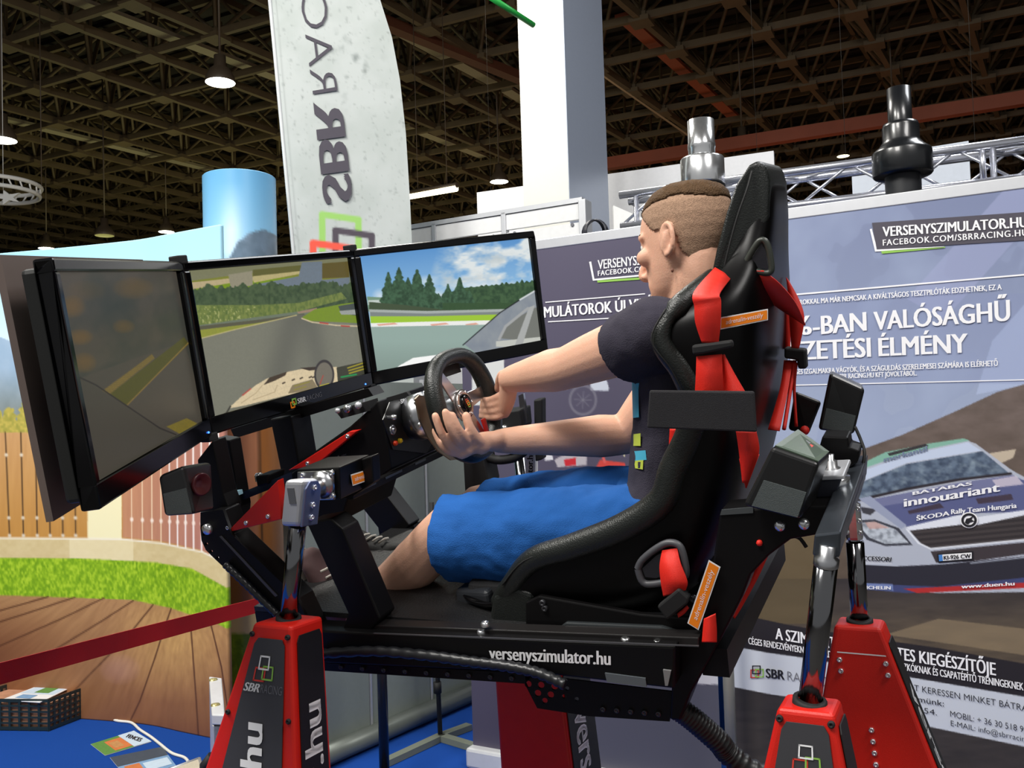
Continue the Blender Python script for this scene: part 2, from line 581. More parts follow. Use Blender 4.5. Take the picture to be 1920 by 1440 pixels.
def paint_backdrop(p):
    x, y = p.x, p.y
    g = fbm(x / 40, y / 40, 3)
    sky0 = np.array([168, 218, 248])
    p.grad(np.ones(len(x), bool), (y - 420) / 260, (150, 212, 246), (226, 243, 252))
    p.put(np.clip((x - 60) / 250, 0, 1) * (y < 520), (188, 240, 253), 0.6)
    mt = p.below([(-300, 600), (0, 632), (20, 640), (60, 700), (120, 760), (430, 760)])
    p.put(mt, (150, 178, 205)); p.put(mt * np.clip((y - 690) / 90, 0, 1), (120, 128, 122))
    p.put(mt, (215, 228, 240), 0.25 * fbm(x / 14, y / 20, 9))
    tr = y > 800 - 46 * np.abs(((x + 8) / 26) % 1 - .5) ** .5 - 18 * noise(x / 5, y / 6, 4)
    p.put(tr & (y < 830), (208, 188, 92)); p.put(tr & (y < 830), (120, 128, 52), 0.6 * noise(x / 4, y / 4, 8))
    # fence boards
    fe = y > 811
    p.grad(fe, (y - 811) / 200, (214, 168, 116), (204, 150, 74))
    p.put(fe, (150, 98, 52), 0.25 * fbm(x / 6, y / 60, 12))
    for a, b in (((10, 811), (18, 1006)), ((39, 811), (44, 1006)), ((66, 811), (70, 1006)), ((90, 811), (94, 1006)), ((114, 811), (118, 1006)), ((139, 811), (142, 1006)), ((-18, 811), (-12, 1006)), ((-48, 811), (-42, 1006)), ((-80, 811), (-74, 1006))):
        p.line([a, b], 2.6, (84, 62, 40))
        for yy in (853, 971, 1004):
            xx = a[0] + (b[0] - a[0]) * (yy - 811) / 195
            p.blob(xx, yy, 4, 4, (235, 225, 205))
    p.put(inpoly(x, y, [(164, 800), (228, 800), (228, 1016), (164, 1012)]), (250, 242, 196))
    f2 = inpoly(x, y, [(228, 790), (432, 790), (432, 1060), (380, 1032), (300, 1014), (230, 1008)])
    p.grad(f2, (x - 228) / 150, (206, 150, 112), (190, 132, 118))
    p.put(f2, (140, 84, 60), 0.25 * fbm(x / 5, y / 60, 22))
    for k, xx in enumerate((247, 267, 285, 302, 318, 333, 348, 363, 378, 394, 410)):
        p.line([(xx - 1, 790), (xx, 1012 + max(0, xx - 290) * .3)], 1.8 + k * .15, (244, 214, 178) if k < 4 else (255, 246, 240))
        p.blob(xx, 974 + k, 4, 5, (255, 240, 225))
    # low wall, grass, decking
    lw = p.below([(-300, 1004), (0, 1008), (165, 1009), (230, 1010), (300, 1017), (380, 1034), (432, 1060)])
    p.put(lw, (226, 208, 160)); p.put(lw, (200, 176, 120), 0.6 * fbm(x / 9, y / 7, 31)); p.put(lw & (y < 1060) & (x > 130) & (x < 250), (250, 240, 200), .5)
    p.line([(-300, 1005), (0, 1009), (165, 1010), (230, 1011), (300, 1018), (380, 1035), (432, 1061)], 3, (250, 244, 226))
    gr = p.below([(-300, 1050), (0, 1046), (150, 1047), (290, 1054), (360, 1066), (432, 1106)])
    n1 = fbm(x / 3.2, y / 6, 41, 3)
    p.put(gr, (158, 200, 36)); p.put(gr, (92, 138, 20), np.clip(n1 * 1.5 - .45, 0, .9)); p.put(gr, (196, 222, 70), np.clip(n1 * -2 + 1, 0, .8))
    dkm = p.below([(-300, 1112), (0, 1116), (125, 1120), (250, 1125), (320, 1140), (355, 1152), (410, 1171), (440, 1186)])
    p.grad(dkm, (y - 1116) / 260, (196, 152, 104), (138, 90, 58))
    p.put(dkm * np.clip(1 - np.hypot((x - 330) / 140, (y - 1200) / 120), 0, 1), (226, 180, 112))
    p.put(dkm * np.clip(1 - np.hypot((x + 30) / 190, (y - 1230) / 110), 0, 1), (108, 62, 40), .8)
    p.put(dkm, (92, 54, 32), 0.35 * fbm((x - 300) / np.maximum(3, (y - 1000) * .03), np.arctan2(y - 980, x - 420) * 40, 51))
    p.blob(225, 1255, 40, 30, (206, 160, 170), 0.25)
    for a in ([(0, 1145), (90, 1119)], [(-60, 1185), (50, 1150), (140, 1120)], [(-60, 1235), (0, 1211), (120, 1158), (195, 1121)], [(-40, 1290), (100, 1220), (190, 1165), (250, 1126)],
              [(60, 1380), (165, 1268), (240, 1192), (287, 1134)], [(245, 1350), (262, 1315), (290, 1235), (309, 1175), (321, 1141)], [(372, 1378), (367, 1300), (360, 1205), (356, 1154)], [(430, 1350), (415, 1250), (394, 1165)]):
        p.line(a, 2.4, (82, 48, 30))


BD = printmat('backdrop_print', 0.45)
bd = thing('printed_backdrop', 'curved exhibition backdrop printed with fence, lawn and decking', 'backdrop')
o = picture('print_panel', lambda u, v: curve_at(u) + V((0, 0, Hb * (1 - v))), 400, 360, paint_backdrop, BD, bd)
sl = o.modifiers.new('solid', 'SOLIDIFY'); sl.thickness = 0.03; sl.offset = 1 if True else -1
# printed round column behind it
cc = at(458, 800, 5.55); cc.z = 0
top = at(455, 330, 5.55).z


def paint_column(p):
    x, y = p.x, p.y
    t = np.clip((x - 390) / 135, 0, 1)
    p.grad(np.ones(len(x), bool), (y - 320) / 200, (104, 170, 214), (160, 210, 240))
    p.put(np.exp(-((t - .33) / .16) ** 2) * np.clip((y - 340) / 90, 0, 1), (222, 240, 252), .8)
    m = p.below([(380, 560), (432, 480), (444, 455), (470, 436), (495, 430), (515, 440), (560, 470)])
    p.put(m, (118, 138, 158)); p.put(m, (78, 96, 110), fbm(x / 9, y / 9, 5) * .8)
    m = y > 795
    p.put((y > 720) & (y <= 795), (112, 112, 92)); p.blob(484, 806 - 30, 20, 14, (150, 130, 50), .8)
    p.put(m, (176, 118, 86)); p.put(m & (x > 484), (156, 98, 48)); p.put(m, (110, 64, 40), .3 * fbm(x / 5, y / 60, 6))
    for xx in (441, 485):
        p.line([(xx, 795), (xx + 10, 1130)], 4 if xx > 450 else 2, (70, 48, 34))
    m = (x > 424) & (y > 1060) & (x < 470)
    p.put(m, (140, 84, 52))
    p.put(p.below([(400, 1165), (540, 1120)]), (222, 190, 136))
    g = p.below([(400, 1184), (430, 1188), (540, 1188)])
    n1 = fbm(x / 3, y / 6, 41, 3)
    p.put(g, (140, 164, 40)); p.put(g, (76, 104, 24), np.clip(n1 * 1.5 - .35, 0, 1))
    p.put(y > 1300, (168, 124, 96))


pcol = thing('printed_column', 'round column printed with sky and mountain beside the curved backdrop', 'column')
R0 = 0.221
picture('print_sleeve', lambda u, v: cc + V((R0 * math.cos(u * 2 * math.pi), R0 * math.sin(u * 2 * math.pi), top * (1 - v))), 110, 260, paint_column, printmat('column_print', 0.35), pcol)
MB().lathe(cc, (0, 0, 1), [(R0 - .004, top - .06), (R0 - .004, top + .004), (0, top + .004)], 40).build('column_cap', mat('column_rim', (120, 176, 216), 0.4), pcol)

# ------------------------------------------------------------------ the two roll-up banners
BO = at(1020, 783, 4.39); BO.z = 0
BE = V((0.874, -0.486, 0)).normalized()
BN = V((-BE.y, BE.x, 0))
if BN.dot(CAM - BO) < 0: BN = -BN


def bp(s, z): return BO + BE * s + V((0, 0, z))


def bpx(px, py): return onpl(px, py, BO, BN)


def banner_hit(px, py):
    P = bpx(px, py); return (P - BO).dot(BE), P.z


def on_banner(parent, s, m, a, b, h, bold=0.02, shear=0.0, spacing=1.0, lift=0.004, name='lettering'):
    """a, b: photograph pixels of the baseline ends; h: capital height in pixels"""
    return lettering(parent, s, m, bpx(*a), bpx(*b), bpx(a[0] - h * 0.03, a[1] - h), BN * lift, bold, shear, spacing, name)


def strip_px(parent, a, b, w, m, name, lift=0.003):
    A, B = bpx(*a), bpx(*b); up = (bpx(a[0], a[1] - w) - A)
    return MB().add([A + BN * lift, B + BN * lift, B + up + BN * lift, A + up + BN * lift], [(0, 1, 2, 3)]).build(name, m, parent, inv=parent.matrix_world.inverted())


def poly_px(parent, pts, m, name, lift=0.003):
    return MB().add([bpx(*q) + BN * lift for q in pts], [tuple(range(len(pts)))]).build(name, m, parent, inv=parent.matrix_world.inverted())


def logo(parent, fn, cx, cy, s, lift, white, inv=None, names=('logo_square',)):
    """three interlocked square outlines; fn maps pixels to a point, lift is a normal offset"""
    for k, (dx, dy, m) in enumerate(((-0.28, 0.3, PRINTRED), (0.42, 0.2, PRINTGREEN), (0.0, -0.3, white))):
        mb = MB(); t = 0.16 * s; h = s * 0.62
        x, y = cx + dx * s, cy + dy * s
        for q in (((x - h, y - h), (x + h, y - h), (x + h, y - h + t), (x - h, y - h + t)), ((x - h, y + h - t), (x + h, y + h - t), (x + h, y + h), (x - h, y + h)),
                  ((x - h, y - h), (x - h + t, y - h), (x - h + t, y + h), (x - h, y + h)), ((x + h - t, y - h), (x + h, y - h), (x + h, y + h), (x + h - t, y + h))):
            mb.add([fn(*c) + lift * (1 + k * 0.4) for c in q], [(0, 1, 2, 3)])
        i2 = inv if inv is not None else parent.matrix_world.inverted()
        mb.build('logo_square', m, parent, inv=i2)


def paint_left_banner(p):
    x, y = p.x, p.y
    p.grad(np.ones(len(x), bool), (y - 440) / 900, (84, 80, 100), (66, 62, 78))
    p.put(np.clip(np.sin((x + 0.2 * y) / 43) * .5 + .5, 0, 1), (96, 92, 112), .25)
    p.put((x < 945) & (y > 670) & (y < 760) & (x > 885), (205, 208, 206))
    p.put(inpoly(x, y, [(1107, 700), (1147, 693), (1137, 712), (1142, 728), (1140, 733), (1107, 732)]), (190, 196, 208))
    for cxx, cyy, rr in ((1093, 750, 27), (1030, 1130, 50)):
        d = np.abs(np.hypot((x - cxx) / .9, y - cyy) - rr)
        p.put(np.clip(3 - d, 0, 1), (120, 118, 130), .7)
    for k in range(8):
        a = k * .8
        p.line([(1093, 750), (1093 + 16 * math.cos(a), 750 + 16 * math.sin(a))], 1.6, (122, 120, 132), .6)
    p.put(inpoly(x, y, [(1020, 850), (1035, 848), (1037, 862), (1022, 864)]), (210, 210, 215))
    p.put(inpoly(x, y, [(1040, 862), (1062, 850), (1100, 850), (1100, 872), (1045, 876)]), (176, 170, 176))
    p.put(inpoly(x, y, [(1057, 862), (1080, 858), (1080, 872), (1060, 874)]), (190, 40, 50))
    p.put(inpoly(x, y, [(1125, 862), (1172, 868), (1172, 880), (1118, 876)]), (196, 66, 58))
    p.line([(1128, 850), (1134, 866)], 5, (204, 90, 86))
    p.put(inpoly(x, y, [(1165, 838), (1176, 820), (1180, 822), (1170, 858)]), (212, 206, 170))
    m = inpoly(x, y, [(860, 1222), (1350, 1196), (1350, 1284), (860, 1266)]) & (x > 1240)
    p.put(m, (196, 196, 202))
    p.put((y > 1284) & (x > 960), (84, 84, 96))


def paint_right_banner(p):
    x, y = p.x, p.y
    p.grad(np.ones(len(x), bool), (y - 380) / 420, (118, 128, 160), (156, 168, 194))
    f = fbm((x + y * .4) / 120, (y - x * .3) / 160, 61)
    p.put(f > .5, (138, 150, 182), .35); p.put(np.clip(f * 2 - .9, 0, 1), (170, 184, 210), .5)
    p.put(inpoly(x, y, [(1700, 560), (1905, 330), (1930, 330), (1930, 420), (1770, 600)]), (158, 164, 200), .5)
    p.put(inpoly(x, y, [(1860, 640), (1930, 560), (1930, 720), (1830, 740)]), (182, 196, 228), .5)
    p.put((y > 550) & (y < 720), (128, 138, 178), .25)
    # hillside
    hl = p.below([(1380, 950), (1480, 915), (1610, 845), (1690, 816), (1790, 772), (1870, 735), (1930, 718)])
    p.grad(hl, (y - 740) / 420, (122, 108, 104), (92, 80, 66))
    p.put(hl, (70, 60, 52), .6 * fbm(x / 30, y / 16, 71))
    p.put(inpoly(x, y, [(1855, 850), (1905, 842), (1900, 858), (1870, 872)]), (190, 176, 156))
    # road under the car
    rd = y > 1085
    p.grad(rd, (y - 1085) / 120, (62, 58, 60), (112, 98, 78)); p.put(rd, (48, 44, 44), .7 * fbm(x / 60, y / 12, 81))
    p.put(inpoly(x, y, [(1660, 1190), (1760, 1160), (1930, 1180), (1930, 1230), (1800, 1210)]), (150, 132, 104), .6)
    p.put((x < 1560) & (y > 1000) & (y < 1170), (104, 90, 62), .7)
    # rally car
    p.poly([(1608, 885), (1640, 862), (1700, 843), (1760, 830), (1806, 823), (1830, 832), (1895, 880), (1930, 900), (1930, 1110), (1760, 1112), (1612, 1105), (1600, 1060), (1598, 940)], (176, 182, 196))
    p.poly([(1618, 868), (1660, 848), (1740, 832), (1806, 822), (1818, 826), (1700, 850), (1620, 878)], (128, 176, 158))
    p.poly([(1664, 850), (1735, 832), (1742, 836), (1668, 855)], (52, 50, 54))
    p.poly([(1610, 886), (1700, 853), (1815, 829), (1840, 845), (1700, 868), (1608, 906)], (192, 204, 226))
    p.poly([(1606, 908), (1700, 870), (1842, 846), (1893, 888), (1780, 902), (1680, 920), (1610, 940)], (100, 116, 136))
    ws = inpoly(x, y, [(1606, 908), (1700, 870), (1842, 846), (1893, 888), (1780, 902), (1680, 920), (1610, 940)])
    p.put(ws, (54, 66, 86), np.clip(fbm(x / 12, y / 10, 91) * 2.2 - .7, 0, .9)); p.put(ws, (150, 166, 176), np.clip(fbm(x / 16, y / 9, 95) * 2 - 1, 0, .8))
    p.line([(1608, 938), (1700, 917), (1800, 899), (1895, 888)], 5, (44, 40, 46))
    p.poly([(1615, 940), (1700, 924), (1800, 905), (1900, 892), (1930, 905), (1930, 960), (1830, 962), (1790, 970), (1700, 988), (1688, 978), (1650, 952)], (88, 94, 136))
    p.poly([(1630, 938), (1720, 920), (1790, 906), (1900, 890), (1915, 905), (1800, 925), (1650, 950)], (120, 124, 158), .8)
    p.poly([(1860, 900), (1905, 892), (1920, 908), (1870, 914)], (206, 196, 208), .8)
    for q in (((1702, 958), (1762, 943), (1770, 952), (1705, 964)), ((1829, 935), (1896, 926), (1900, 937), (1835, 945))):
        p.poly(q, (66, 56, 70))
    p.poly([(1612, 950), (1645, 955), (1632, 966), (1618, 962)], (62, 62, 70))
    p.poly([(1610, 935), (1632, 930), (1700, 985), (1690, 992)], (150, 158, 182))
    p.poly([(1700, 988), (1800, 965), (1830, 970), (1930, 955), (1930, 966), (1835, 984), (1800, 985), (1705, 995)], (222, 226, 236))
    # grille, lamp, bumper
    p.poly([(1706, 995), (1800, 984), (1835, 984), (1930, 964), (1930, 1010), (1745, 1028), (1728, 1020)], (50, 46, 48))
    p.put(inpoly(x, y, [(1706, 995), (1800, 984), (1835, 984), (1930, 964), (1930, 1010), (1745, 1028), (1728, 1020)]) & ((np.floor((y + x * .09) / 5) % 2) == 0), (74, 68, 68), .7)
    p.line([(1700, 992), (1722, 1018), (1745, 1029), (1930, 1011)], 3, (226, 230, 238))
    p.poly([(1612, 975), (1640, 974), (1685, 990), (1711, 1022), (1660, 1024), (1625, 1012), (1613, 995)], (60, 62, 72))
    p.poly([(1616, 980), (1640, 978), (1680, 993), (1704, 1018), (1660, 1020), (1630, 1008), (1618, 994)], (190, 198, 208))
    hlm = inpoly(x, y, [(1616, 980), (1640, 978), (1680, 993), (1704, 1018), (1660, 1020), (1630, 1008), (1618, 994)])
    p.put(hlm, (110, 116, 126), np.clip(fbm(x / 7, y / 6, 99) * 2 - .8, 0, .9)); p.poly([(1622, 980), (1640, 978), (1668, 990), (1630, 992)], (196, 150, 140), .7)
    p.poly([(1602, 1040), (1672, 1046), (1672, 1058), (1605, 1056)], (196, 200, 210))
    p.poly([(1605, 1058), (1680, 1062), (1770, 1058), (1930, 1042), (1930, 1100), (1760, 1110), (1612, 1102)], (44, 44, 54))
    p.poly([(1745, 1034), (1930, 1016), (1930, 1038), (1825, 1052), (1755, 1055)], (62, 56, 60))
    p.line([(1820, 1056), (1930, 1044)], 2.5, (150, 156, 170))
    p.poly([(1610, 1094), (1760, 1100), (1930, 1082), (1930, 1102), (1700, 1112), (1612, 1104)], (64, 72, 116))
    p.poly([(1694, 1104), (1930, 1092), (1930, 1102), (1720, 1112)], (178, 48, 48))
    p.poly([(1612, 1093), (1674, 1095), (1675, 1108), (1612, 1104)], (112, 128, 176))
    # dark caption bands and white panel
    b1 = [(1360, 1146), (1480, 1172), (1600, 1192), (1760, 1215), (1930, 1246)]
    b2 = [(1360, 1209), (1440, 1224), (1518, 1235), (1695, 1268), (1930, 1308)]
    b3 = [(1360, 1285), (1440, 1301), (1520, 1313), (1730, 1360), (1930, 1402)]
    dm = p.below(b1); p.put(dm, (40, 38, 42))
    wm = p.below(b2); p.put(wm, (200, 206, 216))
    gm = p.below(b3); p.grad(gm, (y - 1300) / 140, (62, 58, 58), (74, 68, 64)); p.put(gm, (44, 42, 42), .7 * fbm(x / 50, y / 10, 85))


BPRINT = printmat('banner_print', 0.42)


def rollup(name, label, s0, s1, z1, painter, nu, nv):
    t = thing(name, label, 'banner', Matrix.Translation(bp(s0, 0)))
    inv = t.matrix_world.inverted()
    o = picture('printed_sheet', lambda u, v: bp(s0 + (s1 - s0) * u, z1 - (z1 - 0.09) * v), nu, nv, painter, BPRINT, t)
    f = frame(bp((s0 + s1) / 2, 0), BE, z=(0, 0, 1))
    L = s1 - s0
    back = f.to_3x3() @ V((0, 1, 0))
    sg = -1 if back.dot(BN) > 0 else 1
    MB().box((0, 0.012 * sg, z1 + 0.012), (L + .01, 0.03, 0.05), f).build('top_rail', ALU, t, bev=0.004, inv=inv)
    MB().box((0, 0.0, 0.05), (L + .03, 0.11, 0.1), f).build('base_cassette', mat('cassette_alu', (214, 216, 218), 0.4, 0.3), t, bev=0.015, inv=inv)
    MB().cyl(f @ V((0, 0.05 * sg, 0.05)), f @ V((0, 0.05 * sg, z1)), 0.012, 10).build('support_pole', ALU, t, inv=inv)
    for k in (-1, 1):
        MB().box((k * L * .3, 0, 0.006), (0.04, 0.3, 0.012), f).build('foot', ALU, t, inv=inv)
    return t


s0 = banner_hit(884, 1290)[0]; s1 = banner_hit(1346, 1270)[0]
zt = banner_hit(1110, 450)[1]
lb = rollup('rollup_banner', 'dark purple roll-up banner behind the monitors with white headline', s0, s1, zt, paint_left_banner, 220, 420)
s2 = banner_hit(1373, 1230)[0]; zt2 = banner_hit(1690, 378)[1]
rb = rollup('rollup_banner', 'blue grey roll-up banner with a rally car at the right edge', s2, s2 + 1.32, zt2, paint_right_banner, 420, 640)
# left banner print
on_banner(lb, 'VERSENYSZIMULATOR.HU', PRINTW, (1122, 505), (1318, 484), 17, 0.012)
on_banner(lb, 'FACEBOOK.COM/SBRRACING.HU', PRINTW, (1122, 517.5), (1318, 498), 9.5, 0.03, spacing=1.15)
poly_px(lb, [(1105, 491), (1109, 490.5), (1115, 523), (1325, 504), (1325, 507), (1112, 526.5)], PRINTW, 'frame_line')
poly_px(lb, [(1120, 526), (1205, 520), (1205, 524), (1121, 530)], PRINTGREEN, 'green_line')
poly_px(lb, [(1023, 566), (1210, 550), (1210, 552), (1023, 568)], PRINTW, 'rule_line')
poly_px(lb, [(1028, 602.5), (1210, 592), (1210, 594), (1028, 604.5)], PRINTW, 'rule_line')
on_banner(lb, 'SZIMULÁTOROK ÚJ VILÁGA', PRINTW, (994, 598), (1258, 577), 20, 0.02)
on_banner(lb, '.hu', PRINTG, (1296, 1268), (1312, 1267), 9, 0.0)
# right banner print
poly_px(rb, [(1635, 418), (1935, 397), (1935, 450), (1644, 468)], mat('print_slate', (70, 66, 78), 0.5), 'title_plate')
poly_px(rb, [(1631, 430), (1635, 429), (1645, 468), (1770, 462), (1770, 465), (1641, 472)], PRINTW, 'frame_line')
poly_px(rb, [(1652, 471), (1772, 462.5), (1772, 465), (1654, 476)], PRINTGREEN, 'green_line')
on_banner(rb, 'VERSENYSZIMULATOR.HU', PRINTW, (1656, 444), (1927, 426), 18, 0.02, lift=0.006)
on_banner(rb, 'FACEBOOK.COM/SBRRACING.HU', PRINTW, (1656, 461), (1927, 442), 11, 0.014, spacing=1.15, lift=0.006)
poly_px(rb, [(1375, 561), (1930, 513), (1930, 516), (1375, 564)], PRINTW, 'rule_line')
on_banner(rb, 'A SZIMULÁTOROKKAL MA MÁR NEMCSAK A KIVÁLTSÁGOS TESZTPILÓTÁK EDZHETNEK, EZ A', PRINTW, (1440, 576), (1878, 543), 9, 0.03)
on_banner(rb, '100%', PRINTW, (1412, 634), (1521, 627), 34, 0.02, name='headline')
on_banner(rb, '-BAN', PRINTW, (1526, 628), (1624, 620), 34, 0.02, name='headline')
on_banner(rb, 'VALÓSÁGHŰ', PRINTW, (1640, 619), (1893, 601), 34, 0.02, name='headline')
on_banner(rb, 'VEZETÉSI', PRINTW, (1455, 677), (1632, 669), 34, 0.02, name='headline')
on_banner(rb, 'ÉLMÉNY', PRINTW, (1649, 668), (1814, 661), 34, 0.02, name='headline')
on_banner(rb, 'A FELSŐFOKÚ SZÉLSŐSÉGES IZGALMAKRA VÁGYÓK, ÉS A SZÁGULDÁS SZERELEMESEI SZÁMÁRA IS ELÉRHETŐ', PRINTW, (1395, 706), (1871, 686), 9, 0.03)
on_banner(rb, 'AZ SBR RACING.HU KFT JÓVOLTÁBÓL.', PRINTW, (1560, 711), (1719, 704), 9, 0.03)
poly_px(rb, [(1375, 724), (1930, 711), (1930, 713), (1375, 726)], PRINTW, 'rule_line')
on_banner(rb, 'merkantil', mat('print_steel', (110, 124, 150), 0.5), (1658, 866), (1738, 845), 9, 0.02)
on_banner(rb, 'BATABAS', PRINTW, (1712, 928), (1822, 909), 6, 0.03)
on_banner(rb, 'innouariant', PRINTW, (1696, 950), (1874, 921), 15, 0.02, name='car_lettering')
on_banner(rb, 'ŠKODA', PRINTW, (1719, 976), (1780, 966), 8, 0.025)
on_banner(rb, 'Rally Team Hungaria', PRINTW, (1784, 964), (1906, 952), 9, 0.02)
on_banner(rb, 'L ACCESSORI', PRINTK, (1601, 1049), (1672, 1053), 8, 0.02, 0.2)
poly_px(rb, [(1757, 1038), (1825, 1033), (1825, 1050), (1759, 1055)], PRINTK, 'plate_surround')
poly_px(rb, [(1760, 1040), (1822, 1035.5), (1822, 1047), (1761, 1052)], PRINTW, 'number_plate', 0.005)
poly_px(rb, [(1760, 1040), (1767, 1039.5), (1768, 1051.4), (1761, 1052)], mat('print_blue', (70, 130, 200), 0.5), 'plate_band', 0.006)
on_banner(rb, 'KI-926 CW', PRINTK, (1770, 1049), (1820, 1045.5), 7.5, 0.02, lift=0.007)
on_banner(rb, 'MICHELIN', PRINTW, (1616, 1104), (1670, 1105), 6, 0.03)
on_banner(rb, 'www.duen.hu', PRINTW, (1803, 1103), (1902, 1097), 7, 0.03)
cpx = (1817, 975)
mb = MB()
mb.add([bpx(cpx[0] + 17 * math.cos(a * math.pi / 12), cpx[1] + 15 * math.sin(a * math.pi / 12)) + BN * .004 for a in range(24)], [tuple(range(24))])
mb.build('badge_disc', PRINTW, rb, inv=rb.matrix_world.inverted())
mb = MB(); n = 24
rg = [bpx(cpx[0] + rr * math.cos(a * math.pi / 12), cpx[1] + rr * .9 * math.sin(a * math.pi / 12)) + BN * .006 for rr in (14.5, 10) for a in range(n)]
mb.add(rg, [(i, (i + 1) % n, n + (i + 1) % n, n + i) for i in range(n)])
mb.add([bpx(*q) + BN * .006 for q in ((1809, 980), (1812, 972), (1818, 971), (1825, 967), (1822, 974), (1827, 977), (1819, 979), (1815, 983))], [tuple(range(8))])
mb.build('badge_ring', PRINTK, rb, inv=rb.matrix_world.inverted())
on_banner(rb, 'A SZIMULÁTOR TÖKÉLETES KIEGÉSZÍTŐJE', PRINTW, (1455, 1198), (1867, 1266), 21, 0.022)
on_banner(rb, 'CÉGES RENDEZVÉNYEKNEK, CSALÁDI NAPOKNAK, BULIKNAK, DISZKÓKNAK ÉS CSAPATÉPÍTŐ TRÉNINGEKNEK', PRINTW, (1404, 1207), (1919, 1294), 12, 0.03)
on_banner(rb, 'SBR', PRINTK, (1437, 1270), (1471, 1274), 17, 0.02)
on_banner(rb, 'RACING', PRINTG, (1477, 1275), (1552, 1287), 17, -0.012)
logo(rb, lambda a, b: bpx(a, b), 1419, 1259, 13, BN * .004, PRINTK)
on_banner(rb, 'INFORMÁCIÓKÉRT KERESSEN MINKET BÁTRAN!', PRINTK, (1592, 1272), (1945, 1337), 11, -0.008)
on_banner(rb, 'Bemutatótermünk:', PRINTK, (1620, 1297), (1770, 1324), 10, 0.0)
on_banner(rb, 'Budapest 48-54.', PRINTK, (1622, 1316), (1757, 1341), 10, -0.008)
on_banner(rb, 'MOBIL: + 36 30 518 92', PRINTK, (1782, 1343), (1927, 1374), 11, -0.008)
on_banner(rb, 'E-MAIL: info@sbrracing.hu', PRINTK, (1783, 1360), (1948, 1396), 10, -0.008)

# ------------------------------------------------------------------ walls and boards of the stand behind
gw0, gw1 = ground(560, 1452), ground(886, 1309)
gd = (gw1 - gw0).normalized(); gn = V((-gd.y, gd.x, 0))
gp = thing('partition_wall', 'grey booth partition behind the simulator frame', 'partition', Matrix.Translation(gw0))
GW = mat('partition_grey', (126, 134, 128), 0.6, vary=0.05)
Lg = (gw1 - gw0).length + .1
for k in range(3):
    a, b = gw0 + gd * (Lg * k / 3 + .006), gw0 + gd * (Lg * (k + 1) / 3 - .006)
    barm_ = MB().box((0, 0, 1.03), ((b - a).length, 0.02, 1.9), frame((a + b) / 2, gd, z=(0, 0, 1)))
    barm_.build('panel', GW, gp, inv=gp.matrix_world.inverted())
    MB().box((0, 0, 1.0), (0.012, 0.03, 2.0), frame(a, gd, z=(0, 0, 1))).build('edge_profile', ALU, gp, inv=gp.matrix_world.inverted())
sd = gn if gn.dot(CAM - gw0) > 0 else -gn
MB().cyl(gw0 + sd * .05 + V((0, 0, .06)), gw1 + sd * .05 + V((0, 0, .06)), 0.055, 12).build('bottom_roller', mat('roller_grey', (104, 110, 104), 0.4, 0.3), gp, inv=gp.matrix_world.inverted())

bw1 = at(1108, 780, 5.6); bw1.z = 0
zb = at(1105, 371, 5.6).z
bw = thing('booth_wall', 'white panelled booth wall below the pillar', 'wall panel', Matrix.Translation(bw1))
ib = bw.matrix_world.inverted()
bf = frame(bw1, BE, z=(0, 0, 1))
xs = [onpl(px, 420, bw1, BN) for px in (600, 700, 816, 947, 1097)]
xs = [(p - bw1).dot(BE) for p in xs]
sgb = 1 if (bf.to_3x3() @ V((0, 1, 0))).dot(BN) > 0 else -1
for a, b in zip(xs[:-1], xs[1:]):
    MB().box(((a + b) / 2, 0, zb - 0.07), (b - a - .02, 0.03, 0.1), bf).build('header_panel', WHITE, bw, inv=ib)
    MB().box(((a + b) / 2, 0, (zb - 0.13) / 2), (b - a - .02, 0.03, zb - 0.15), bf).build('wall_panel', WHITE, bw, inv=ib)
    for dx in (.08, b - a - .08):
        MB().cyl(bf @ V((a + dx, .014 * sgb, zb - .15)), bf @ V((a + dx, .022 * sgb, zb - .15)), .012, 8).build('screw_cover', PRINTG, bw, inv=ib)
for a in xs:
    MB().box((a, 0, zb / 2), (0.035, 0.05, zb), bf).build('upright_profile', ALU, bw, bev=.004, inv=ib)
MB().box((0, -0.02 * sgb, zb / 2), (0.05, 0.1, zb), bf).build('corner_profile', ALU, bw, bev=.004, inv=ib)
MB().box(((xs[0]) / 2, 0, zb), (-xs[0], 0.05, 0.03), bf).build('top_profile', ALU, bw, inv=ib)

LHW = mat('wire_dark', (60, 54, 46), 0.6)
# long fascia board behind the pillar
fz = at(1310, 302, 9.5).z
fa, fb2 = ground(896, 362, fz), ground(1451, 284, fz)
fb = thing('fascia_board', 'long white fascia board high behind the pillar', 'sign board', Matrix.Translation(fa))
f = frame((fa + fb2) / 2, fb2 - fa, z=(0, 0, 1))
MB().box((0, 0, -.33), ((fb2 - fa).length, .06, .66), f).build('board_panel', WHITEB, fb, inv=fb.matrix_world.inverted())
for k in (-.45, .45):
    MB().cyl(f @ V((k * (fb2 - fa).length, 0, 0)), f @ V((k * (fb2 - fa).length, 0, ZC - fz)), .0018, 6).build('suspension_wire', LHW, fb, inv=fb.matrix_world.inverted())
ra, rb2 = at(1598, 330, 7.0), at(1818, 300, 6.6)
fb = thing('hanging_board', 'pale grey hanging panel behind the truss at the right', 'sign board', Matrix.Translation(ra))
f = frame((ra + rb2) / 2, V((rb2.x - ra.x, rb2.y - ra.y, 0)), z=(0, 0, 1))
MB().box((0, 0, -.1), ((rb2 - ra).length, .05, .46), f).build('panel_sheet', mat('pale_panel', (196, 204, 216), 0.5), fb, inv=fb.matrix_world.inverted())
for k in (-.45, .45):
    MB().cyl(f @ V((k, 0, .1)), f @ V((k, 0, ZC - ra.z)), .0018, 6).build('suspension_wire', LHW, fb, inv=fb.matrix_world.inverted())
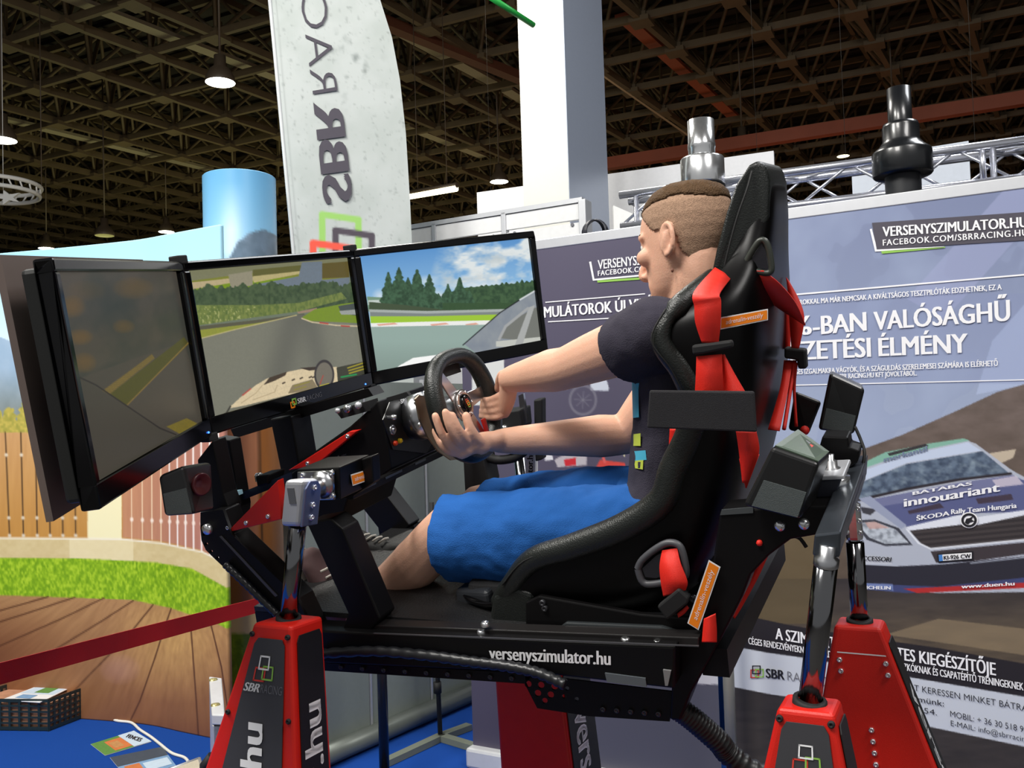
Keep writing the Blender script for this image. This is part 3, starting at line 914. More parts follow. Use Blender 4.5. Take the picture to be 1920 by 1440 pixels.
# small white board right of the pillar
MBq = MB().hexa([at(1157, 388, 6.4), at(1240, 424, 6.2), at(1240, 470, 6.2), at(1157, 470, 6.4)], [at(1157, 388, 6.45), at(1240, 424, 6.25), at(1240, 470, 6.25), at(1157, 470, 6.45)])
wp = thing('counter_panel', 'white sloping panel between the pillar and the head', 'sign board', Matrix.Translation(at(1200, 440, 6.4)))
iw = wp.matrix_world.inverted()
a, b = at(1150, 385, 6.4), at(1250, 428, 6.2)
MB().hexa([a, b, V((b.x, b.y, 0)), V((a.x, a.y, 0))], [a + V((0, .05, 0)), b + V((0, .05, 0)), V((b.x, b.y + .05, 0)), V((a.x, a.y + .05, 0))]).build('panel_sheet', WHITE, wp, inv=iw)

# ------------------------------------------------------------------ truss
ts = thing('lighting_truss', 'silver lattice truss above the blue banner', 'truss')
zt_ = at(1690, 293, 4.75).z
ta, tb = ground(1162, 366, zt_), ground(2010, 251, zt_)
td = (tb - ta).normalized(); tnn = V((-td.y, td.x, 0))
if tnn.dot(CAM - ta) < 0: tnn = -tnn
TRS = 0.19
TL = (tb - ta).length
TM = mat('truss_alu', (214, 217, 228), 0.25, 0.85, vary=0.03)
for dz_ in (0, -TRS):
    for dn in (0, -TRS):
        o_ = V((0, 0, dz_)) + tnn * dn
        MB().cyl(ta + o_, tb + o_, 0.024, 12).build('chord_tube', TM, ts)
nb = int(TL / 0.24)
for k in range(nb):
    p0, p1 = ta + td * (TL * k / nb), ta + td * (TL * (k + 1) / nb)
    for dn in (0, -TRS):
        z0, z1 = (0, -TRS) if (k + (dn != 0)) % 2 else (-TRS, 0)
        MB().cyl(p0 + tnn * dn + V((0, 0, z0)), p1 + tnn * dn + V((0, 0, z1)), 0.009, 8).build('lattice_bar', TM, ts)
    for dz_ in (0, -TRS):
        n0, n1 = (0, -TRS) if k % 2 else (-TRS, 0)
        MB().cyl(p0 + tnn * n0 + V((0, 0, dz_)), p1 + tnn * n1 + V((0, 0, dz_)), 0.008, 8).build('lattice_bar', TM, ts)
for p in (ta + td * .1, tb - td * .35, ta + td * (TL * .83)):
    hh = p.z if p is not None else 0
    MB().cyl(V((p.x, p.y, 0 if p != ta + td * (TL * .83) else p.z - TRS)), p, 0.016, 10).build('truss_upright', TM, ts)

# ------------------------------------------------------------------ flue pipes
c = at(1336, 790, 4.9); c.z = 0
z = lambda y, d, x=1336: at(x, y, d).z
k = 4.9 / F_PX
fl = thing('flue_pipe', 'polished chrome flue pipe with wide collar behind the head', 'flue pipe', Matrix.Translation(c))
il = fl.matrix_world.inverted()
MB().lathe(c, (0, 0, 1), [(25 * k - .01, z(222, 4.9) - .02), (25 * k - .008, z(219, 4.9)), (25 * k, z(219, 4.9)), (25 * k, z(262, 4.9)), (26 * k, z(264, 4.9)), (26 * k, z(272, 4.9)), (25 * k, z(274, 4.9)), (25 * k, z(296, 4.9))], 32).build('pipe_top', CHROME, fl, inv=il)
MB().lathe(c, (0, 0, 1), [(24 * k, z(286, 4.9)), (39 * k, z(291, 4.9)), (41 * k, z(294, 4.9)), (41 * k, z(340, 4.9)), (40 * k, z(343, 4.9)), (20 * k, z(345, 4.9))], 32).build('collar', CHROME, fl, inv=il)
MB().lathe(c, (0, 0, 1), [(36 * k, z(342, 4.9)), (42 * k, z(346, 4.9)), (36 * k, z(349, 4.9)), (10 * k, z(349, 4.9))], 32).build('collar_ring', BLACK, fl, inv=il)
MB().lathe(c, (0, 0, 1), [(14 * k, z(346, 4.9)), (14 * k, 0.0), (0, 0)], 20).build('pipe_lower', STEEL, fl, inv=il)
c = at(1714, 768, 4.3); c.z = 0
k = 4.3 / F_PX
zz = lambda y: at(1714, y, 4.3).z
fk = thing('flue_pipe', 'matt black flue pipe with flared collar rising above the truss', 'flue pipe', Matrix.Translation(c))
il = fk.matrix_world.inverted()
FLK = mat('black_enamel', (20, 22, 25), 0.3, coat=0.3)
MB().lathe(c, (0, 0, 1), [(19 * k, zz(160)), (20 * k, zz(157)), (21.5 * k, zz(157)), (21.5 * k, zz(226))], 32).build('pipe_top', FLK, fk, inv=il)
MB().lathe(c, (0, 0, 1), [(21 * k, zz(222)), (31 * k, zz(225)), (33 * k, zz(232)), (33 * k, zz(258)), (40 * k, zz(268)), (52 * k, zz(278)), (53.5 * k, zz(282)), (53.5 * k, zz(322)), (51 * k, zz(325)), (32 * k, zz(326))], 32).build('collar', FLK, fk, inv=il)
MB().lathe(c, (0, 0, 1), [(32 * k, zz(318)), (32 * k, 0), (0, 0)], 32).build('pipe_lower', mat('black_enamel_dull', (26, 28, 32), 0.5), fk, inv=il)

# coil of cable on the banner's rear edge
cb = MB()
cpos = at(1116, 438, 5.5)
for q in range(15):
    a = (q - 7) * 0.1
    ax = V((math.cos(a), math.sin(a), 0))
    pts = [cpos + ax * (0.078 * math.cos(t)) + V((0, 0, 0.084 * math.sin(t))) for t in np.linspace(-0.4, math.pi + 0.4, 14)]
    cb.tube(pts, 0.0062, 6)
hk = V((bw1.x, bw1.y, cpos.z + .084))
cb.tube([cpos + V((0, 0, .084)), hk.lerp(cpos + V((0, 0, .084)), .5), hk], .006, 6)
co = cb.build('cable_coil', mat('black_cable', (22, 24, 38), 0.4)); tag(co, 'small coil of black cable hung at the end of the white booth wall', 'cable coil')

# ------------------------------------------------------------------ feather flag seen from its back
FD = 5.6
FP0 = at(560, 600, FD); FN = V((0.12, -1, 0)).normalized()


def fpx(a, b): return onpl(a, b, FP0, FN)


def fedge(y):
    l = np.interp(y, [-300, 0, 470, 760], [478, 508, 552, 579])
    rr = np.interp(y, [-300, -200, -100, 0, 70, 150, 250, 380, 470, 760], [500, 610, 675, 713, 735, 750, 761, 769, 773, 776])
    return l, rr


def paint_flag(p):
    x, y = p.x, p.y
    l, rr = fedge(y)
    t = (x - l) / np.maximum(rr - l, 1)
    p.put(np.ones(len(x), bool), (186, 192, 190))
    p.put(np.clip(fbm(x / 60, y / 60, 101) * 2 - .7, 0, 1), (168, 176, 172), .7)
    st = np.clip(fbm(x / 18, y / 18, 103) * 4 - 2.4, 0, 1) * np.exp(-((x - 650) / 50) ** 2 - ((y - 130) / 50) ** 2)
    p.put(st, (112, 120, 118), .9)
    sp = noise(x / 3.2, y / 3.2, 107) > .955
    p.put(sp, (120, 126, 124), .7)
    p.put(np.clip(fbm(x / 7, y / 7, 109) * 6 - 4.2, 0, 1), (128, 134, 132), .8)
    p.line([(l0, y0) for y0 in (-280, 0, 250, 470, 760) for l0 in (fedge(y0)[0] + 9,)], 1.2, (150, 156, 154))
    def sq(x0, y0, x1, y1, w, c, sk=10):
        p.line([(x0, y0), (x1, y0 + sk), (x1 + 1, y1), (x0 + 1, y1 - 4), (x0, y0)], w, c)
    sq(604, 402, 672, 500, 12, (150, 196, 108)); sq(629, 432, 697, 540, 12, (84, 78, 86)); sq(587, 456, 660, 545, 13, (228, 92, 76))


fo = thing('feather_flag', 'grey feather flag seen from its back with mirrored lettering', 'flag', Matrix.Translation(V((FP0.x, FP0.y, 0))))


def fflag(u, v):
    y = -290 + v * 1050
    l, rr = fedge(y)
    return fpx(l + (rr - l) * u, y) + FN * (0.004 * math.sin(u * 5 + v * 3))


picture('flag_cloth', fflag, 110, 330, paint_flag, printmat('flag_print', 0.8, spec=0.1), fo)
pth = [fpx(fedge(y)[0] - 2, y) - FN * .0 for y in np.linspace(-295, 760, 16)]
pth.append(V((pth[-1].x + .02, pth[-1].y, 0.02)))
MB().tube(pth, 0.012, 10).build('flag_pole', mat('pole_white', (200, 204, 204), 0.4), fo, inv=fo.matrix_world.inverted())
MB().lathe(V((pth[-1].x, pth[-1].y, 0)), (0, 0, 1), [(0, 0), (.13, 0), (.13, .03), (.03, .06), (.03, .12), (0, .12)], 24).build('flag_base', BLACKM, fo, inv=fo.matrix_world.inverted())
FINK = mat('flag_ink', (70, 66, 76), 0.8, vary=0.05)
lettering(fo, 'SBR', FINK, fpx(608, 380), fpx(588, 197), fpx(661, 372), FN * .008, 0.03, spacing=0.95)
lettering(fo, 'RACING', FINK, fpx(586, 178), fpx(541, -168), fpx(634, 170), FN * .008, -0.015, spacing=1.0)

# ------------------------------------------------------------------ lamps and hall details
LAMPON = mat('lamp_on', (255, 250, 236), 0.5, emit=9.0)
LAMPW = mat('lamp_on_warm', (255, 240, 190), 0.5, emit=6.0)
LAMPOFF = mat('lamp_off', (186, 182, 140), 0.4)
LH = mat('lamp_housing', (84, 72, 58), 0.5)


def highbay(px, py, rpx, d, label, on, hs=1.0):
    P = at(px, py, d); r = rpx * d / F_PX
    t = thing('high_bay_lamp', label, 'lamp', Matrix.Translation(P), 'high bay lamps under the roof')
    MB().lathe((0, 0, 0), (0, 0, 1), [(0, .01), (r * .96, .01), (r, 0)], 28).build('lamp_glass', on, t)
    MB().lathe((0, 0, 0), (0, 0, 1), [(r, 0), (r * 1.03, .015), (r * .98, r * .35), (r * .72, r * .9), (r * .42, r * 1.15), (r * .4, r * 1.9), (0, r * 1.95)], 28).build('reflector', LH, t)
    MB().cyl((0, 0, r * 1.9), (0, 0, max(ZC + 1.56 - P.z, r * 2)), 0.02, 8).build('suspension_rod', LH, t)
    return t


highbay(413, 155, 27, 15.5, 'bright round high bay lamp hanging left of the flag', LAMPON)
highbay(3, 263, 26, 16.5, 'bright high bay lamp cut off by the left edge', LAMPON)
highbay(936, 341, 17, 22, 'small bright high bay lamp left of the white pillar', LAMPON)
highbay(312, 435, 14, 27, 'distant lit high bay lamp just above the backdrop left of the column', LAMPON)
highbay(87, 466, 14, 27, 'distant lit high bay lamp touching the backdrop top at the left', LAMPON)
highbay(196, 442, 17, 23, 'unlit high bay lamp with pale glass above the backdrop', LAMPOFF)
highbay(1392, 275, 19, 20, 'unlit reddish high bay lamp right of the chrome flue', mat('lamp_off_red', (176, 112, 84), 0.4))
highbay(1675, 222, 18, 20, 'unlit pale high bay lamp beside the black flue', LAMPOFF)
highbay(1581, 293, 11, 26, 'tiny warm lit lamp above the truss', LAMPW)
tl = thing('tube_lamp', 'long warm fluorescent tube lamp right of the feather flag', 'lamp', Matrix.Translation(at(810, 361, 16)))
it = tl.matrix_world.inverted()
MB().cyl(at(768, 368, 16), at(856, 353, 15.4), 0.055, 12).build('light_tube', LAMPW, tl, inv=it)
a, b = at(766, 362, 16), at(857, 347, 15.4)
MB().tube([a, b], .05, 6).build('lamp_housing', LH, tl, inv=it)
for q in (a.lerp(b, .2), a.lerp(b, .8)):
    MB().cyl(q, V((q.x, q.y, ZC)), 0.008, 6).build('suspension_wire', LH, tl, inv=it)
# round hanging truss ring with a star, far left
RC = at(-10, 357, 15); RR = 78 * 15 / F_PX
rg = thing('hanging_ring', 'white round truss ring hanging at the far left', 'truss ring', Matrix.Translation(RC))
for dz_, r_ in ((0.0, RR), (-0.14, RR * .96)):
    MB().tube([(r_ * math.cos(t), r_ * math.sin(t), dz_ + .08) for t in np.linspace(0, 2 * math.pi, 49)], 0.035, 8, cap=False).build('ring_tube', WHITE, rg)
for t in np.linspace(0, 2 * math.pi, 25)[:-1]:
    MB().cyl((RR * math.cos(t), RR * math.sin(t), .08), (RR * .96 * math.cos(t + .12), RR * .96 * math.sin(t + .12), -.06), .015, 6).build('ring_strut', WHITE, rg)
for t in (0.5, 2.6, 4.7):
    MB().cyl((RR * math.cos(t), RR * math.sin(t), .08), (RR * math.cos(t), RR * math.sin(t), ZC - RC.z), .01, 6).build('suspension_wire', LH, rg)
SCn = at(14, 370, 14.6)
pts = []
for k in range(10):
    a = math.pi / 2 + k * math.pi / 5 + .3; r_ = (27 if k % 2 == 0 else 10) * 14.6 / F_PX
    pts.append(SCn + RT * (r_ * math.cos(a)) + UP * (r_ * math.sin(a) * .55))
so = MB().prism(pts, FW * .05)
so.cyl(pts[0], V((pts[0].x, pts[0].y, ZC)), .006, 6)
so.build('star_emblem', WHITE, rg, inv=rg.matrix_world.inverted())
gt = MB().cyl(at(912, -10, 6.5), at(1000, 47, 6.9), 0.022, 12).build('green_tube', mat('green_plastic', (40, 170, 70), 0.4)); tag(gt, 'bright green tube sticking out beside the pillar top', 'tube')
wa = at(1100, 121, 11.7)
wr = MB().tube([V((wa.x, wa.y, ZC)), wa, at(1312, 269, 13), at(1400, 330, 13.4), V((at(1400, 330, 13.4).x, at(1400, 330, 13.4).y, 0))], 0.016, 6).build('slack_cable', mat('cable_tan', (120, 92, 60), 0.6)); tag(wr, 'thin tan cable slanting under the roof right of the pillar', 'cable')

# ------------------------------------------------------------------ things on the carpet, left foreground
# plastic crate full of leaflets
p0, p1, p2 = ground(92, 1371), ground(180, 1337), ground(-70, 1369)
ex = (p2 - p0).normalized(); Lx = 0.56; ey = (p1 - p0); Ly = ey.length; ey = ey.normalized()
ez = V((0, 0, 1)); Hc = at(83, 1312, (p0 - CAM).dot(FW)).z
cr = thing('plastic_crate', 'dark slatted plastic crate full of leaflets on the blue carpet', 'crate', Matrix.Translation(p0))
ic = cr.matrix_world.inverted()
CRM = mat('crate_plastic', (30, 44, 44), 0.4)
q = lambda a, b, c_: p0 + ex * (a * Lx) + ey * (b * Ly) + ez * (c_ * Hc)
MB().hexa([q(0, 0, 0), q(1, 0, 0), q(1, 1, 0), q(0, 1, 0)], [q(0, 0, .03), q(1, 0, .03), q(1, 1, .03), q(0, 1, .03)]).build('crate_floor', CRM, cr, inv=ic)
for (a0, b0), (a1, b1) in (((0, 0), (1, 0)), ((0, 0), (0, 1)), ((1, 0), (1, 1)), ((0, 1), (1, 1))):
    for c_, hh in ((.03, .1), (.22, .05), (.4, .05), (.58, .05), (.76, .05), (.9, .1)):
        A, B = q(a0, b0, c_), q(a1, b1, c_)
        f = frame((A + B) / 2 + ez * (hh * Hc / 2), B - A, z=(0, 0, 1))
        MB().box((0, 0, 0), ((B - A).length + .008, .008, hh * Hc), f).build('slat', CRM, cr, inv=ic)
    n_ = 9
    for k in range(n_ + 1):
        A = q(a0 + (a1 - a0) * k / n_, b0 + (b1 - b0) * k / n_, .5)
        f = frame(A, q(a1, b1, .5) - q(a0, b0, .5), z=(0, 0, 1))
        MB().box((0, 0, 0), (.014, .006, Hc), f).build('rib', CRM, cr, inv=ic)


def flatprint(name, label, pts, cols, h, rot=0, group=None, cat='leaflet'):
    """a small printed sheet lying flat: four corners, painted by a function of (u,v)"""
    A, B, Cc, D = (V(k) for k in pts)
    t = thing(name, label, cat, Matrix.Translation((A + Cc) / 2), group)
    inv = t.matrix_world.inverted()
    up = (B - A).cross(D - A).normalized()
    if up.z < 0: up = -up
    MB().prism([A, B, Cc, D], up * h).build('sheet', WHITEB, t, inv=inv)
    for k, (u0, v0, u1, v1, m) in enumerate(cols):
        g = lambda u, v: A + (B - A) * u + (D - A) * v + (A - B + Cc - D) * (u * v) + up * (h + .0006 + .0004 * k)
        MB().add([g(u0, v0), g(u1, v0), g(u1, v1), g(u0, v1)], [(0, 1, 2, 3)]).build('printed_block', m, t, inv=inv)
    return t, up


LG = mat('leaf_green', (90, 140, 70), 0.4, vary=.3, vscale=60); LBR = mat('leaf_tan', (190, 140, 90), 0.4, vary=.3, vscale=60)
LBL = mat('leaf_blue', (120, 160, 200), 0.4, vary=.25, vscale=40); LDK = mat('leaf_dark', (60, 76, 92), 0.4, vary=.2)
LSK = mat('leaf_sky', (196, 216, 234), 0.4, vary=.1); LOR = mat('leaf_orange', (206, 120, 70), 0.4, vary=.2)
zc = Hc * .86
A_, B_, C_, D_ = (ground(a, b, zc + .012) for a, b in ((3, 1313), (75, 1318), (163, 1275), (105, 1274)))
flatprint('leaflet', 'white printed leaflet lying on top in the crate', (A_, B_, C_, D_), [(.05, .3, .95, .6, LSK), (.35, .35, .75, .75, LG), (.7, .6, .98, .95, LOR), (.2, .1, .6, .25, LBL)], .004)
tt = thing('leaflet_stack', 'stack of leaflets filling the crate', 'leaflets', Matrix.Translation(q(.5, .5, .04)))
MB().hexa([q(.03, .05, .04), q(.97, .05, .04), q(.97, .95, .04), q(.03, .95, .04)], [q(.03, .05, .84), q(.97, .05, .84), q(.97, .95, .84), q(.03, .95, .84)]).build('paper_block', mat('paper_stack', (176, 128, 100), 0.7, vary=.35, vscale=25), tt, inv=tt.matrix_world.inverted())
lf, up = flatprint('leaflet', 'leaflet with the word fences lying on the carpet', [ground(a, b, .002) for a, b in ((170, 1396), (197, 1417), (284, 1391), (251, 1371))], [(.0, .0, 1, .62, LG), (.15, .25, .9, .62, LOR), (.3, .3, .75, .5, LBR), (.0, .62, 1, 1, LSK)], .002)
lettering(lf, 'FENCES', PRINTK, ground(236, 1382, .008), ground(262, 1390.5, .008), ground(242, 1376.5, .008), up * .001, 0.03)
flatprint('leaflet', 'leaflet with dark band lying nearest the white cord', [ground(a, b, .002) for a, b in ((206, 1421), (240, 1462), (330, 1436), (304, 1401))], [(.0, .0, 1, 1, LBL), (0, 0, .45, 1, LDK), (.5, .1, .95, .4, LOR), (.55, .45, .9, .95, LSK)], .002)
cordp = [(178, 1323), (206, 1322), (214, 1329), (205, 1333), (186, 1331), (180, 1327), (188, 1334), (203, 1342), (218, 1351), (246, 1355), (262, 1368), (282, 1381), (300, 1395), (322, 1412), (345, 1420), (353, 1428)]
cd_ = MB().tube(smooth_path([ground(a, b, .008) for a, b in cordp], 5), .008, 8).build('power_cord', mat('cord_white', (226, 224, 214), 0.5)); tag(cd_, 'white power cord winding over the blue carpet', 'cord')
# aluminium-edged flight case standing on edge
tn, tf = .83, .0
fcz = 0.77
n1, n2 = ground(397, 1340, fcz), ground(422, 1341, fcz)
f1, f2 = ground(392, 1268, fcz), ground(416, 1271, fcz)
fc = thing('flight_case', 'narrow aluminium edged flight case standing upright left of the red tower', 'case', Matrix.Translation(V((n1.x, n1.y, 0))))
ifc = fc.matrix_world.inverted()
dn = V((0, 0, -1))
MB().hexa([n1, n2, f2, f1], [p + dn * .035 for p in (n1, n2, f2, f1)]).build('top_edge', mat('case_alu', (214, 216, 218), 0.4, 0.4, vary=.08), fc, bev=.004, inv=ifc)
gg = lambda p, t: V((p.x, p.y, t))
MB().hexa([gg(n1, 0), gg(n2, 0), gg(n2, fcz - .035), gg(n1, fcz - .035)], [gg(p, zq) + (f1 - n1).normalized() * .03 for p, zq in ((n1, 0), (n2, 0), (n2, fcz - .035), (n1, fcz - .035))]).build('front_edge', ALU, fc, bev=.004, inv=ifc)
ins = (n2 - n1) * .15
MB().hexa([gg(n1 + ins, .01), gg(n2 - ins, .01), gg(f2 - ins, .01), gg(f1 + ins, .01)], [gg(p, fcz - .035) for p in (n1 + ins, n2 - ins, f2 - ins, f1 + ins)]).build('case_board', BLACKM, fc, inv=ifc)
MB().hexa([gg(f1, 0), gg(f2, 0), gg(f2, fcz - .035), gg(f1, fcz - .035)], [gg(p, zq) - (f1 - n1).normalized() * .03 for p, zq in ((f1, 0), (f2, 0), (f2, fcz - .035), (f1, fcz - .035))]).build('rear_edge', ALU, fc, bev=.004, inv=ifc)
BR = mat('brass', (176, 164, 110), 0.35, 0.7)
for px, py in ((400, 1275), (404, 1322)):
    c_ = ground(px, py, fcz); MB().lathe(c_, (0, 0, 1), [(.017, -.001), (.015, .004), (.006, .006), (0, .006)], 14).build('rivet', BR, fc, inv=ifc)
c_ = n2 + (n1 - n2) * .15 + V((0, 0, -.06)); MB().ball(c_, .014, 10).build('latch_button', STEEL, fc, inv=ifc)
h1 = gg(n1, .6) - (n2 - n1).normalized() * .03
MB().tube([gg(n1, .63), h1, h1 + V((0, 0, -.25)), gg(n1, .35)], .018, 8).build('carry_handle', BLACKM, fc, inv=ifc)
ot = thing('case_tray', 'open case tray with pale foam at the bottom edge', 'case', Matrix.Translation(ground(360, 1450)))
a, b = ground(318, 1447, .1), ground(374, 1426, .1)
dd = V((.25, -.55, 0))
MB().prism([a, b, b + dd, a + dd], (0, 0, .012)).build('foam_lid', mat('foam', (190, 180, 160), .8, vary=.4, vscale=300), ot, inv=ot.matrix_world.inverted())
MB().hexa([gg(a, 0), gg(b, 0), gg(b + dd, 0), gg(a + dd, 0)], [gg(p, .1) for p in (a, b, b + dd, a + dd)]).build('tray_body', BLACKM, ot, inv=ot.matrix_world.inverted())
for A, B in ((a, b), (b, b + dd)):
    MB().cyl(A + V((0, 0, .01)), B + V((0, 0, .01)), .008, 6).build('tray_rim', ALU, ot, inv=ot.matrix_world.inverted())

# red barrier belt and its post
bt = thing('barrier_belt', 'red barrier belt stretched across the lower left', 'barrier', Matrix.Translation(at(500, 1130, 3.1)))
BELT = mat('belt_red', (190, 14, 16), 0.6, bump=.2, bscale=900)
tp = [at(-160, 1282, 1.9), at(0, 1243, 2.05), at(240, 1182, 2.5), at(490, 1120, 3.1), at(560, 1103, 3.25)]
bo = [at(-160, 1325, 1.9), at(0, 1284, 2.05), at(240, 1217, 2.5), at(490, 1147, 3.1), at(560, 1128, 3.25)]
mb = MB(); n_ = len(tp)
vs = tp + bo + [p + FW * .002 for p in tp] + [p + FW * .002 for p in bo]
for k in range(n_ - 1):
    mb.add([tp[k], tp[k + 1], bo[k + 1], bo[k]], [(0, 1, 2, 3)])
o = mb.build('belt_web', BELT, bt, inv=bt.matrix_world.inverted())
sl = o.modifiers.new('solid', 'SOLIDIFY'); sl.thickness = .002
pp = (tp[-1] + bo[-1]) / 2
MB().cyl(V((pp.x, pp.y, .03)), V((pp.x, pp.y, pp.z + .05)), .03, 16).build('belt_post', BLACKM, bt, inv=bt.matrix_world.inverted())
MB().lathe(V((pp.x, pp.y, 0)), (0, 0, 1), [(0, 0), (.17, 0), (.17, .02), (.05, .035), (0, .04)], 28).build('post_base', BLACKM, bt, inv=bt.matrix_world.inverted())

# posts beneath the simulator
b0 = ground(826, 1388)
st = thing('display_stand', 'thin dark stand with crossed grey feet in front of the partition', 'stand', Matrix.Translation(b0))
ist = st.matrix_world.inverted()
MB().tube([b0, V((b0.x - .01, b0.y, .55)), V((b0.x - .012, b0.y, 1.3))], .013, 10).build('post_tube', BLACKM, st, inv=ist)
tz = at(824, 1290, (b0 - CAM).dot(FW)).z
MB().cyl(V((b0.x - .008, b0.y, tz - .03)), V((b0.x - .009, b0.y, tz + .03)), .022, 10).build('clamp_collar', BLACKM, st, inv=ist)
for px, py in ((722, 1437), (915, 1415), (880, 1368)):
    e_ = ground(px, py)
    f = frame((b0 + e_) / 2 + V((0, 0, .018)), e_ - b0, z=(0, 0, 1))
    MB().box((0, 0, 0), ((e_ - b0).length, .05, .032), f).build('foot_bar', mat('foot_grey', (112, 118, 106), .5), st, inv=ist)
b1 = ground(722, 1490)
ps = thing('support_post', 'black round post under the front of the simulator', 'post', Matrix.Translation(b1))
MB().cyl(b1, V((b1.x, b1.y, 0.98)), .024, 16).build('post_tube', mat('post_black', (24, 26, 34), .25, .3), ps, inv=ps.matrix_world.inverted())
MB().lathe(b1, (0, 0, 1), [(0, 0), (.09, 0), (.09, .012), (.028, .02), (0, .03)], 20).build('post_foot', BLACKM, ps, inv=ps.matrix_world.inverted())
b2 = at(1347, 800, 3.8); b2.z = 0
gpst = thing('support_post', 'grey round post standing in front of the gap between the banners', 'post', Matrix.Translation(b2))
MB().cyl(b2, V((b2.x, b2.y, 1.02)), .024, 16).build('post_tube', mat('post_grey', (120, 120, 116), .4, .3), gpst, inv=gpst.matrix_world.inverted())
MB().lathe(b2, (0, 0, 1), [(0, 0), (.13, 0), (.13, .015), (.028, .03), (0, .03)], 20).build('post_foot', mat('post_grey2', (90, 90, 88), .4, .3), gpst, inv=gpst.matrix_world.inverted())

# ------------------------------------------------------------------ the simulator: its own axes (right, forward, up), leaning and turned as in the photograph
_a, _b, _c = 1.112852, -0.174822, -0.053729
RigC = Matrix.Rotation(_a, 3, 'Z') @ Matrix.Rotation(_b, 3, 'Y') @ Matrix.Rotation(_c, 3, 'X')
C2W = Matrix((RT, FW, UP)).transposed()
R3 = C2W @ RigC
RIG = R3.to_4x4(); RIG.translation = CAM + C2W @ V((-0.5778, 2.342, 0.1361))
RR, RF, RU = R3.col[0].copy(), R3.col[1].copy(), R3.col[2].copy()
MW_, MH_, MTH = 0.654, 0.403, 0.5126


def L(r, f, u): return RIG @ V((r, f, u))


def rp(px, py, r): return onpl(px, py, L(r, 0, 0), RR)      # on a plane parallel to the rig's side


def fp(px, py, f): return onpl(px, py, L(0, f, 0), RF)      # on a plane across the rig


def up_(px, py, u): return onpl(px, py, L(0, 0, u), RU)


def rprism(pts, r0, r1):
    return MB().prism([rp(a, b, r0) for a, b in pts], RR * (r1 - r0))


def holed(name, outer, holes, r, th, m, parent, hr=None):
    """plate lying on the rig plane r, outline and holes given in photograph pixels (holes: x, y, radius)"""
    inv = RIG.inverted()
    P = lambda a, b: inv @ rp(a, b, r)
    cu = bpy.data.curves.new(name, 'CURVE'); cu.dimensions = '2D'; cu.fill_mode = 'BOTH'; cu.extrude = th / 2
    def spl(pts):
        s = cu.splines.new('POLY'); s.points.add(len(pts) - 1)
        for k, q in enumerate(pts): s.points[k].co = (q.y, q.z, 0, 1)
        s.use_cyclic_u = True
    spl([P(*q) for q in outer])
    for x, y, rr in holes:
        spl([P(x + rr * math.cos(t * math.pi / 6), y + rr * math.sin(t * math.pi / 6)) for t in range(12)])
    o = bpy.data.objects.new(name, cu)
    me = bpy.data.meshes.new_from_object(o)
    bpy.data.objects.remove(o); bpy.data.curves.remove(cu)
    pw = parent.matrix_world.inverted() @ RIG
    for v in me.vertices:
        f_, u_, z_ = v.co
        v.co = pw @ V((r + z_, f_, u_))
    me.materials.clear(); me.materials.append(m); me.name = name
    return link(name, me, parent)


def bolt(c, ax, r, m, parent, inv, name='bolt'):
    a = V(ax).normalized()
    return MB().lathe(c, a, [(r, -.002), (r, r * .45), (r * .8, r * .8), (r * .4, r * .8), (r * .35, r * .45), (0, r * .45)], 14).build(name, m, parent, inv=inv)


TIRE = mat('rubber', (17, 18, 18), 0.55, bump=.2, bscale=500)
LEATH = mat('leather', (26, 29, 27), 0.36, vary=.12, vscale=40, bump=.25, bscale=350)
SHELL = mat('gloss_shell', (6, 5, 6), 0.36, spec=.2)
STK = mat('sticker_white', (236, 236, 236), 0.45)

sim = thing('racing_simulator', 'black steel motion chassis of the racing simulator with red side plates', 'simulator', RIG)
si = RIG.inverted()
BLUELIT = mat('blue_lit_black', (26, 34, 52), 0.35)  # blue light falling on the black crossbar, put into its colour
# base rails and plate
rprism([(556, 1180), (700, 1188), (1266, 1213), (1264, 1292), (1000, 1262), (600, 1243), (556, 1238)], -.37, -.31).build('base_rail', BLACK, sim, bev=.004, inv=si)
near = [L(-.37, -.02, -.655), L(-.37, -1.12, -.655)]
u_top = (si @ rp(1000, 1201, -.37)).z
MB().hexa([L(-.37, -.05, u_top - .07), L(.37, -.05, u_top - .07), L(.37, -1.1, u_top - .07), L(-.37, -1.1, u_top - .07)][::-1],
          [L(.31, .0, u_top - .005), L(.37, .0, u_top - .005), L(.37, -1.1, u_top - .005), L(.31, -1.1, u_top - .005)][::-1]) if False else None
MB().prism([L(.31, .05, u_top - .08), L(.37, .05, u_top - .08), L(.37, .05, u_top), L(.31, .05, u_top)], RF * -1.15).build('base_rail', BLACK, sim, bev=.004, inv=si)
MB().prism([L(-.31, -.02, u_top - .014), L(.31, -.02, u_top - .014), L(.31, -.02, u_top - .002), L(-.31, -.02, u_top - .002)], RF * -1.07).build('floor_plate', mat('plate_black', (20, 20, 21), 0.45, bump=.3, bscale=160), sim, inv=si)
for f_ in (-.02, -.55, -1.1):
    MB().prism([L(-.31, f_, u_top - .07), L(.31, f_, u_top - .07), L(.31, f_, u_top - .015), L(-.31, f_, u_top - .015)], RF * -.05).build('cross_member', BLACK, sim, inv=si)
